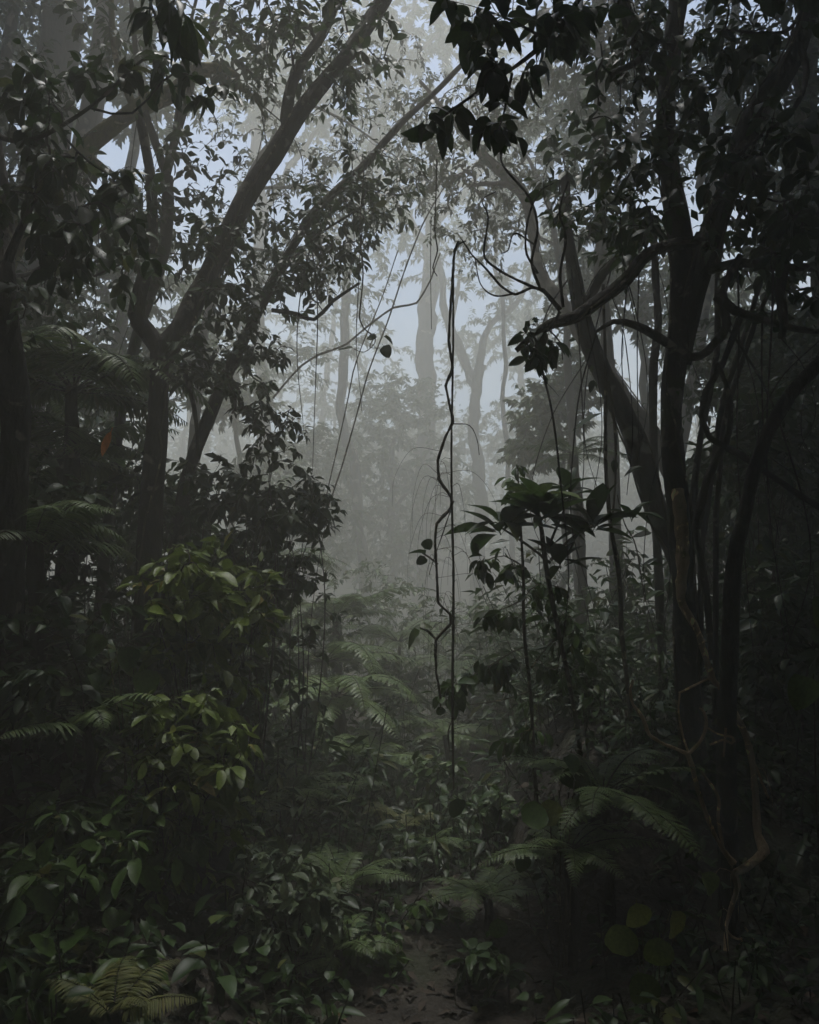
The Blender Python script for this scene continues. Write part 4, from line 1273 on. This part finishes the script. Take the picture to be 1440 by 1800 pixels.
spray('leafy_branch', 'dark leafy branch spreading over the mossy limb at left',
      [[(-22, 225, 3.7, 14), (10, 250, 3.55, 12), (60, 250, 3.4, 10), (160, 190, 3.5, 8), (250, 120, 3.6, 6), (300, 110, 3.6, 4)], [(160, 190, 3.5, 6), (230, 200, 3.5, 5), (310, 130, 3.5, 4), (390, 180, 3.5, 3)],
       [(100, 225, 3.45, 6), (160, 290, 3.4, 5), (230, 330, 3.4, 4)]],
      [(230, 100, 3.5, 90, 60, 0.3, 9), (310, 130, 3.5, 60, 50, 0.2, 4), (110, 150, 3.4, 90, 60, 0.3, 8), (370, 180, 3.5, 50, 30, .15, 3), (170, 330, 3.4, 130, 70, .3, 13)],
      size=0.09, leaf='ovate', per=7, seed=503, droop=0.6, cap=260, minpx=14, bark='twig')
spray('leafy_branch', 'leafy branch at left with broad leaves beside the forked trunk',
      [[(14, 510, 3.65, 14), (30, 490, 3.9, 12), (60, 480, 4.2, 10), (150, 420, 4.3, 7), (230, 380, 4.4, 5)], [(60, 480, 4.2, 7), (140, 500, 4.2, 5), (220, 470, 4.3, 4)]],
      [(140, 430, 4.2, 140, 80, 0.4, 17), (60, 560, 4.1, 90, 60, 0.3, 8), (240, 330, 4.4, 80, 60, .3, 7)],
      size=0.105, leaf='ovate', per=6, seed=504, droop=0.8, cap=240, minpx=14, bark='twig')
spray('leafy_branch', 'hanging dark leaf sprig below the crooked limb at right of centre',
      [[(985, 548, 3.8, 7), (965, 580, 3.8, 6), (945, 600, 3.8, 4), (940, 625, 3.8, 3)], [(965, 580, 3.8, 4), (985, 600, 3.8, 3), (990, 630, 3.8, 2)]],
      [(955, 600, 3.8, 45, 40, 0.15, 5)], size=0.12, leaf='ovate', per=2, seed=505, droop=1.4, cap=60, minpx=10, bark='twig')
spray('leafy_branch', 'dense dark leafy bough filling the upper right corner',
      [[(1396, 55, 3.93, 16), (1420, 130, 3.75, 13), (1400, 200, 3.6, 10), (1320, 260, 3.6, 7), (1240, 320, 3.6, 5)], [(1410, 20, 3.9, 10), (1380, 50, 3.7, 8), (1280, 40, 3.6, 5)]],
      [(1330, 260, 3.6, 120, 90, .4, 18), (1330, 60, 3.6, 140, 70, .4, 17), (1400, 380, 3.6, 80, 80, .3, 11)],
      size=0.095, leaf='ovate', per=7, seed=506, droop=0.7, cap=260, minpx=14, bark='twig')

# ------------------------------------------------------------------ shrubs
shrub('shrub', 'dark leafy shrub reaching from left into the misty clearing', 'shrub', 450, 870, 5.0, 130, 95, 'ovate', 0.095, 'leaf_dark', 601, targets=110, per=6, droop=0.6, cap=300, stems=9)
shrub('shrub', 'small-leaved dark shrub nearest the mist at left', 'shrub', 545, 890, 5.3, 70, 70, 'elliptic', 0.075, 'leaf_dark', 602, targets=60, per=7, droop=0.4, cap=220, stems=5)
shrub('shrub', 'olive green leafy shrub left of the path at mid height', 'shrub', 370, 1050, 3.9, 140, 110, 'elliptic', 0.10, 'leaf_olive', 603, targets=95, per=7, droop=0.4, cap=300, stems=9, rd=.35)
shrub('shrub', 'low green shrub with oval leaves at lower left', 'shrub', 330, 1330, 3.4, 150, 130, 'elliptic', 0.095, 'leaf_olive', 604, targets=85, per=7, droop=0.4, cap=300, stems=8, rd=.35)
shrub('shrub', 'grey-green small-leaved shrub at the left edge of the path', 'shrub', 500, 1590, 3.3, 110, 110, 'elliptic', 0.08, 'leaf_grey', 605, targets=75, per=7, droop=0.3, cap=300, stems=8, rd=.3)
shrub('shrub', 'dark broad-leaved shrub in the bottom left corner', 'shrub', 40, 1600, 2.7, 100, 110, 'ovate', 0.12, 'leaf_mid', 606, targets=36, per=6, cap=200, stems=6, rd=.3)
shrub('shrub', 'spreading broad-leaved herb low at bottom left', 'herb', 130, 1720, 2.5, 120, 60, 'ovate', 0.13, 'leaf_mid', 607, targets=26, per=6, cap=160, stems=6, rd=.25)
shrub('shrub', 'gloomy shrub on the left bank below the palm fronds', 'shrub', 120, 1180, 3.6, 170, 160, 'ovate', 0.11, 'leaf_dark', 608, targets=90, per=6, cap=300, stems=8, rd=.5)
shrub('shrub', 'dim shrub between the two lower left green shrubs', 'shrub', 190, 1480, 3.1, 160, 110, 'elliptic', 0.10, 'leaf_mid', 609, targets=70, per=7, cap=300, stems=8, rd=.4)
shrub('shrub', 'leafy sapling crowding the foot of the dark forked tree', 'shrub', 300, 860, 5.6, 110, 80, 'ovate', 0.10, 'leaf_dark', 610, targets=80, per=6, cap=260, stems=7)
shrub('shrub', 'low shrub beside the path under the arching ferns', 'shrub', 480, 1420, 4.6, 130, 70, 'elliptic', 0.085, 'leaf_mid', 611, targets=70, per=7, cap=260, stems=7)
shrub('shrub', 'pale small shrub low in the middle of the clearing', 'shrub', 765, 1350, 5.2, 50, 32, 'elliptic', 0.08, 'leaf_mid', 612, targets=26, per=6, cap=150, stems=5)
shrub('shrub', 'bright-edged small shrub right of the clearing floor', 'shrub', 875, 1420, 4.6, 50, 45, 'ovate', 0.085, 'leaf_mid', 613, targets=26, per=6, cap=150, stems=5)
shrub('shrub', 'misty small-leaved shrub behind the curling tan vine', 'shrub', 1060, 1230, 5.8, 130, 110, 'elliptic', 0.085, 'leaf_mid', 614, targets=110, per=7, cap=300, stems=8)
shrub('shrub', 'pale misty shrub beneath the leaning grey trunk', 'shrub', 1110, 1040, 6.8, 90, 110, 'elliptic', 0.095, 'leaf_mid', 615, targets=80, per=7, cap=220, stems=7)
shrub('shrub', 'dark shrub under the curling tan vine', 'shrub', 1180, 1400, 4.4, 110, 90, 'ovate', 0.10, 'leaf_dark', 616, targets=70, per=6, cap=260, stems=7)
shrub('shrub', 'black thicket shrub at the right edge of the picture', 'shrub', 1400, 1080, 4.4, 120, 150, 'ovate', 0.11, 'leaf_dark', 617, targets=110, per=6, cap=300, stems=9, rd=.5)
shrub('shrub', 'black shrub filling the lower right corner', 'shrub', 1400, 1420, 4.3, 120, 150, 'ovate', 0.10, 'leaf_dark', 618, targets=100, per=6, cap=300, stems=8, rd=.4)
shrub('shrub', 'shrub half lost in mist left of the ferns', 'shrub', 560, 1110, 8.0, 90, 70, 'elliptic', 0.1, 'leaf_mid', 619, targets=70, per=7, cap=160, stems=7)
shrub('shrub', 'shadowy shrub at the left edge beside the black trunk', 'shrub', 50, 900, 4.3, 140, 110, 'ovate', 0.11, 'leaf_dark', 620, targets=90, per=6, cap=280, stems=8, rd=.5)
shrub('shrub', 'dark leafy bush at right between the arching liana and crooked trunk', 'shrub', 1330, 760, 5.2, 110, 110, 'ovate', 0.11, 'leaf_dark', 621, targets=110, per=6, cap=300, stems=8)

for k, (lab, a) in enumerate([
        ('dark bush behind the black trunk at left', (60, 560, 6.6, 150, 130)), ('dark bush behind the tree ferns at left', (150, 800, 6.4, 170, 120)),
        ('dark bush around the foot of the forked tree', (250, 930, 6.2, 140, 110)), ('leafy dark bush behind the looping liana', (1290, 640, 7, 120, 110)),
        ('leafy dark bush behind the foot of the crooked tree', (1280, 900, 6.5, 130, 120)), ('dark bush high on the right edge', (1400, 760, 6.2, 120, 130)),
        ('green-tinged bush under the reaching dark shrub', (440, 1000, 5.3, 120, 90))]):
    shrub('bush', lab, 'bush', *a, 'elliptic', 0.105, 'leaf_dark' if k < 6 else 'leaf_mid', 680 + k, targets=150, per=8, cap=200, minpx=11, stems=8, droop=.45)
for k, (lab, a) in enumerate([
        ('misty bush closing the far end of the path', (760, 1090, 12, 100, 60)), ('misty bush behind the hooked end of the zigzag liana', (860, 1100, 11, 80, 65)),
        ('tall misty bush left of the far path end', (650, 1050, 13, 90, 70)), ('faint bush in mist behind the slim sapling', (960, 1030, 12, 100, 80)),
        ('broad dim bush beneath the feathery greenish tree', (1040, 1120, 9, 110, 80)), ('dim bush in front of the misty ferns', (700, 1190, 9, 60, 45)),
        ('misty bush below the pale tree fern', (430, 1080, 9, 110, 80)), ('dark bush below the slender leaning tree', (330, 1010, 7.5, 110, 80))]):
    shrub('bush', lab, 'bush', *a, 'elliptic', 0.12, 'leaf_mid', 660 + k, targets=80, per=9, cap=90, minpx=11, stems=6, droop=.3)

shrub('shrub', 'small dark seedling clump on the left rim of the path', 'shrub', 655, 1660, 3.4, 60, 50, 'elliptic', 0.075, 'leaf_mid', 671, targets=24, per=6, cap=140, stems=5, rd=.15)
shrub('shrub', 'small dark seedling clump on the right rim of the path', 'shrub', 850, 1700, 3.2, 60, 50, 'ovate', 0.08, 'leaf_dark', 672, targets=22, per=6, cap=130, stems=5, rd=.15)
shrub('shrub', 'low herb growing in the middle of the path', 'herb', 745, 1600, 3.8, 60, 35, 'ovate', 0.075, 'leaf_mid', 673, targets=18, per=6, cap=110, stems=4, rd=.15)
shrub('shrub', 'pale-leaved herb at the foot of the path opening', 'herb', 700, 1520, 4.3, 60, 35, 'elliptic', 0.08, 'leaf_grey', 674, targets=18, per=6, cap=110, stems=4, rd=.15)

# slim plants of the right side
tree('sapling', 'slim sapling with hanging oval leaves right of the zigzag liana', 'sapling',
     [[(945, 1420, 4.2, 9), (938, 1330, 4.2, 9), (930, 1200, 4.2, 8), (925, 1100, 4.2, 8), (926, 1010, 4.2, 7), (918, 900, 4.2, 5), (914, 815, 4.2, 3)],
      [(928, 1135, 4.2, 5), (895, 1150, 4.15, 4), (860, 1175, 4.1, 4), (820, 1205, 4.05, 3), (780, 1225, 4, 2)],
      [(927, 1050, 4.2, 4), (890, 1070, 4.2, 3), (850, 1085, 4.2, 2)], [(926, 1000, 4.2, 4), (885, 975, 4.2, 3), (845, 985, 4.2, 2)],
      [(932, 1215, 4.2, 4), (880, 1232, 4.2, 3), (820, 1240, 4.2, 2)], [(930, 1180, 4.2, 4), (960, 1140, 4.2, 3), (1000, 1100, 4.2, 2)]],
     [(915, 850, 4.2, 30, 40, .12, 10), (880, 990, 4.2, 50, 35, .15, 12), (860, 1180, 4.1, 55, 25, .12, 13), (790, 1215, 4, 45, 20, .1, 8), (880, 1080, 4.2, 45, 20, .12, 7),
      (985, 1090, 4.2, 40, 40, .15, 10), (1000, 1180, 4.15, 45, 60, .15, 12), (930, 1290, 4.2, 50, 60, .15, 12), (960, 1040, 4.2, 50, 40, .15, 12)], size=0.09, leaf='elliptic', per=5, seed=631, droop=1.0, cap=300, minpx=10, mat='leaf_mid', bark='vine', crown_from=.3, wob=.018, twig_r=.0015)


def rosette_plant(label, stem, tufts, seed, mat='leaf_mid', size=0.24, n=16):
    rng = np.random.RandomState(seed)
    limbs = [limb_world(rng, s_, 0.016, .05) for s_ in stem]
    limbs[0] = to_ground(*limbs[0])
    base = limbs[0][0][0].copy(); base[2] += 0.12
    root = thing('strap_leaved_plant', label, 'plant', base)
    for i, (p, r) in enumerate(limbs):
        v, f = tube(rng, p - base, r, 8, .08)
        link('stem', np_mesh('stem', [(v, f, 0)], [M['vine']]), root)
    for (tx, ty, td, ns, sz, lm) in tufts:
        c = at(tx, ty, td)
        for k in range(ns):
            az = k * 2.4 + rng.uniform(-.3, .3)
            el = rng.uniform(-0.15, 1.0) if k > ns * 0.3 else rng.uniform(0.5, 1.2)
            D = np.array([[math.cos(az) * math.cos(el), math.sin(az) * math.cos(el), math.sin(el)]])
            Nn = np.array([[-math.cos(az) * .4, -math.sin(az) * .4, 1.0]]) + rng.normal(0, .15, (1, 3))
            X, Y, Z = leaf_frames(D, Nn)
            s = sz * rng.uniform(.7, 1.15)
            p = c - base + np.array([0, 0, rng.uniform(-.05, .02)])
            o = bpy.data.objects.new('leaf', leaf_mesh('lance' if rng.rand() < .6 else 'elliptic', lm, int(rng.choice([1, 2, 2, 3]))))
            col.objects.link(o); o.parent = root
            o.matrix_basis = Matrix([[X[0, j] * s, Y[0, j] * s, Z[0, j] * s, p[j]] for j in range(3)] + [[0, 0, 0, 1]])
    return root


rosette_plant('tufted plant with long arching leaves right of the clearing',
              [[(1018, 1300, 4.0, 12), (1000, 1200, 4, 11), (982, 1080, 4, 11), (968, 990, 4, 12), (962, 940, 4, 10), (955, 900, 4, 8)],
               [(968, 985, 4, 8), (1000, 950, 4, 6), (1040, 925, 4, 5)], [(968, 990, 4, 7), (930, 960, 4, 6), (880, 925, 4, 5)], [(965, 960, 4, 7), (985, 905, 4.1, 5), (1000, 860, 4.1, 4)]],
              [(958, 905, 4, 22, .28, 'leaf_mid'), (1042, 922, 4, 18, .24, 'leaf_dark'), (880, 925, 4, 18, .26, 'leaf_dark'), (1000, 862, 4.1, 10, .2, 'leaf_dark'), (950, 880, 3.95, 6, .2, 'leaf_bright'), (985, 985, 4, 10, .2, 'leaf_dark'), (1110, 905, 4.1, 9, .2, 'leaf_dark')], 641)

# ------------------------------------------------------------------ ferns and palms
fern('tree_fern', 'tree fern with layered drooping fronds beside the forked trunk at left', 'tree fern', 130, 690, 5.0, 0.95, 22, 'palm', 'fern', 701, 0, 360, (-.3, .2), trunk_r=.05)
fern('tree_fern', 'second tree fern just below the layered one at left', 'tree fern', 110, 810, 5.3, 0.85, 20, 'palm', 'fern', 719, 0, 360, (-.35, .2), trunk_r=.05)
fern('palm', 'young palm with long narrow fronds at the left edge', 'palm', 60, 960, 3.9, 0.65, 15, 'palm', 'fern', 702, 0, 360, (-.2, .3), trunk_r=.04)
fern('tree_fern', 'tree fern spreading wide fronds low in the clearing at left centre', 'tree fern', 590, 1225, 6.6, 0.9, 18, 'treefern', 'fern', 703, 0, 360, (-.25, .1), trunk_r=.05)
fern('tree_fern', 'misty tree fern with one frond lifted to the right', 'tree fern', 590, 1090, 8.4, 1.1, 15, 'treefern', 'fern', 704, 0, 360, (-.1, .35), trunk_r=.06)
fern('fern', 'fern arching flat fronds behind the spreading tree fern', 'fern', 570, 1165, 7.4, 0.95, 14, 'treefern', 'fern', 705, -60, 200, (-.2, .1))
fern('fern', 'arching fern at the left edge of the path', 'fern', 480, 1420, 4.8, 0.66, 15, 'fern', 'fern', 706, 0, 360, (-.1, .3))
fern('fern', 'fern with drooping rounded frond over the path', 'fern', 570, 1425, 5.1, 0.5, 9, 'fern', 'fern', 707, 0, 360, (0, .35))
fern('fern', 'little yellowish fern beside the path end', 'fern', 705, 1460, 4.9, 0.34, 8, 'fern', 'fern_yellow', 708, 0, 360, (.1, .5))
fern('fern', 'small fern on the path floor at centre', 'fern', 755, 1490, 4.6, 0.32, 9, 'fern', 'fern', 709)
fern('fern', 'broad fern leaning out from the right bank', 'fern', 1060, 1400, 3.5, 0.55, 16, 'fern', 'fern', 710, 0, 360, (-.3, .25))
fern('fern', 'fern on the dark right bank below the broad fern', 'fern', 1000, 1500, 3.3, 0.42, 10, 'fern', 'fern', 711, 0, 360, (-.3, .2))
fern('palm', 'yellow-green palm seedling at the bottom left', 'palm', 200, 1790, 2.3, 0.26, 8, 'palm', 'fern_yellow', 712, -50, 200, (0, .5))
fern('tree_fern', 'faint tree fern in the mist right of the tufted plant', 'tree fern', 1010, 800, 8.0, 0.75, 12, 'treefern', 'fern', 713, 0, 360, (-.3, .15), trunk_r=.05)
fern('tree_fern', 'pale tree fern in the mist left of the slanting vines', 'tree fern', 500, 990, 9.0, 1.0, 12, 'treefern', 'fern', 714, 0, 360, (-.2, .25), trunk_r=.06)
fern('palm', 'dark palm hidden in shadow at the left bank', 'palm', 150, 1290, 3.4, 0.55, 9, 'palm', 'fern', 715, 0, 360, (-.2, .2))
fern('fern', 'fern half hidden in the lower left undergrowth', 'fern', 400, 1500, 4.0, 0.42, 10, 'fern', 'fern', 716)
fern('fern', 'dim fern on the floor beyond the path fern', 'fern', 840, 1300, 7.5, 0.6, 11, 'treefern', 'fern', 717)
for k, (lab, x, y, d, L, n) in enumerate([
        ('fern arching over the path from the left foreground', 600, 1560, 3.9, .42, 12), ('low fern at the right foot of the path', 850, 1580, 3.7, .36, 11),
        ('pale fern in the hollow where the path ends', 780, 1290, 6.4, .6, 13), ('fern spilling from the left bank beside the grey-green shrub', 590, 1680, 3.3, .32, 10),
        ('fern leaning into the hollow below the spreading tree fern', 650, 1340, 5.8, .6, 13), ('wide misty fern at the far end of the hollow', 820, 1180, 8.5, .9, 13),
        ('misty fern left of the far path end', 700, 1130, 9.5, 1.0, 13)]):
    fern('fern', lab, 'fern', x, y, d, L, n, 'fern' if d < 6 else 'treefern', 'fern', 730 + k, 0, 360, (-.15, .3))
fern('fern', 'fern on the right bank behind the slim sapling', 'fern', 1000, 1330, 5.2, 0.5, 11, 'fern', 'fern', 718)

# ------------------------------------------------------------------ big-leaved plants of the floor


def broad_plant(label, leaves, seed, kind='heart', mat='leaf_mid'):
    rng = np.random.RandomState(seed)
    pts = [at(x, y, d) for x, y, d, s, a, t in leaves]
    c = np.mean(pts, axis=0)
    base = np.array([c[0], c[1] + .1, float(ground_h(c[0], c[1] + .1))])
    root = thing('broad_leaved_herb', label, 'herb', base)
    for p, (x, y, d, s, a, t) in zip(pts, leaves):
        q = np.array([base - base + [rng.normal(0, .02), rng.normal(0, .02), -.04], (p - base) * .5 + [0, 0, .06], p - base])
        q = catmull(q, .05)
        v, f = tube(rng, q, np.linspace(.004, .002, len(q)), 5, 0)
        link('stalk', np_mesh('stalk', [(v, f, 0)], [M['vine']]), root)
        a = math.radians(a)
        D = (math.cos(a) * RGT + math.sin(a) * UPV - .35 * FWD)[None]
        Nn = (np.array([0, -0.8, .9]) + rng.normal(0, .25, 3))[None]
        X, Y, Z = leaf_frames(D, Nn)
        o = bpy.data.objects.new('leaf', leaf_mesh(kind, mat, int(rng.randint(4))))
        col.objects.link(o); o.parent = root
        pp = p - base
        o.matrix_basis = Matrix([[X[0, j] * s, Y[0, j] * s, Z[0, j] * s, pp[j]] for j in range(3)] + [[0, 0, 0, 1]])


broad_plant('cluster of round green leaves low on the dark right bank',
            [(1118, 1580, 2.7, .10, 275, 0), (1180, 1595, 2.7, .10, 290, 0), (1160, 1640, 2.7, .11, 260, 0), (1105, 1620, 2.75, .12, 240, 0), (1120, 1700, 2.7, .12, 280, 0), (1230, 1530, 2.8, .09, 300, 0)],
            801, 'round', 'leaf_olive')
broad_plant('herb with large heart-shaped green leaves at the right edge', [(1430, 1185, 2.3, .12, 230, 0), (1445, 1040, 2.3, .11, 260, 0)], 802, 'heart', 'leaf_bright')
broad_plant('round-leaved herb beside the broad fern on the right bank',
            [(985, 1405, 3.3, .12, 230, 0), (965, 1420, 3.3, .13, 200, 0), (1010, 1370, 3.35, .12, 110, 0), (1020, 1480, 3.2, .13, 280, 0), (1130, 1370, 3.4, .12, 20, 0), (1000, 1390, 3.4, .13, 70, 0), (910, 1500, 3.3, .08, 300, 0), (875, 1610, 3.0, .08, 270, 0)],
            803, 'round', 'leaf_mid')
broad_plant('dim large-leaved climber on the left bank', [(195, 1055, 3.4, .10, 250, 0), (185, 1110, 3.4, .13, 240, 0), (235, 1130, 3.4, .13, 260, 0), (255, 1170, 3.4, .14, 280, 0), (290, 1390, 3.2, .13, 260, 0)], 804, 'heart', 'leaf_mid')

# one dead leaf caught in the fronds
o = link('dead_leaf', leaf_mesh('lance', 'dead_leaf', 1))
_p = at(198, 752, 4.1)
_X, _Y, _Z = leaf_frames((math.cos(math.radians(245)) * RGT + math.sin(math.radians(245)) * UPV)[None], np.array([[0.2, -1.0, 0.4]]))
o.matrix_basis = Matrix([[_X[0, j] * .17, _Y[0, j] * .17, _Z[0, j] * .17, _p[j]] for j in range(3)] + [[0, 0, 0, 1]])
o['label'] = 'orange dead leaf caught among the fronds at left'
o['category'] = 'leaf'
# ------------------------------------------------------------------ the mist


def haze():
    x0, x1, y0, y1, z0, z1 = -40, 40, -17.2, 66, -1.9, 22.5
    V = np.array([(x, y, z) for x in (x0, x1) for y in (y0, y1) for z in (z0, z1)], float)
    F = np.array([(0, 1, 3, 2), (4, 6, 7, 5), (0, 4, 5, 1), (2, 3, 7, 6), (0, 2, 6, 4), (1, 5, 7, 3)])
    m, t, N = nodes_of('mist')
    out = N("ShaderNodeOutputMaterial")
    p = N("ShaderNodeVolumePrincipled")
    p.inputs['Color'].default_value = (0.96, 0.95, 0.86, 1)
    p.inputs['Density'].default_value = HAZE_DENSITY
    p.inputs['Anisotropy'].default_value = 0.2
    t.links.new(p.outputs[0], out.inputs['Volume'])
    me = np_mesh('haze', [(V, F, 0)], [m], False)
    o = link('haze', me)
    o['kind'] = 'stuff'
    o['label'] = 'pale mist hanging between the trees'
    o['category'] = 'mist'


haze()
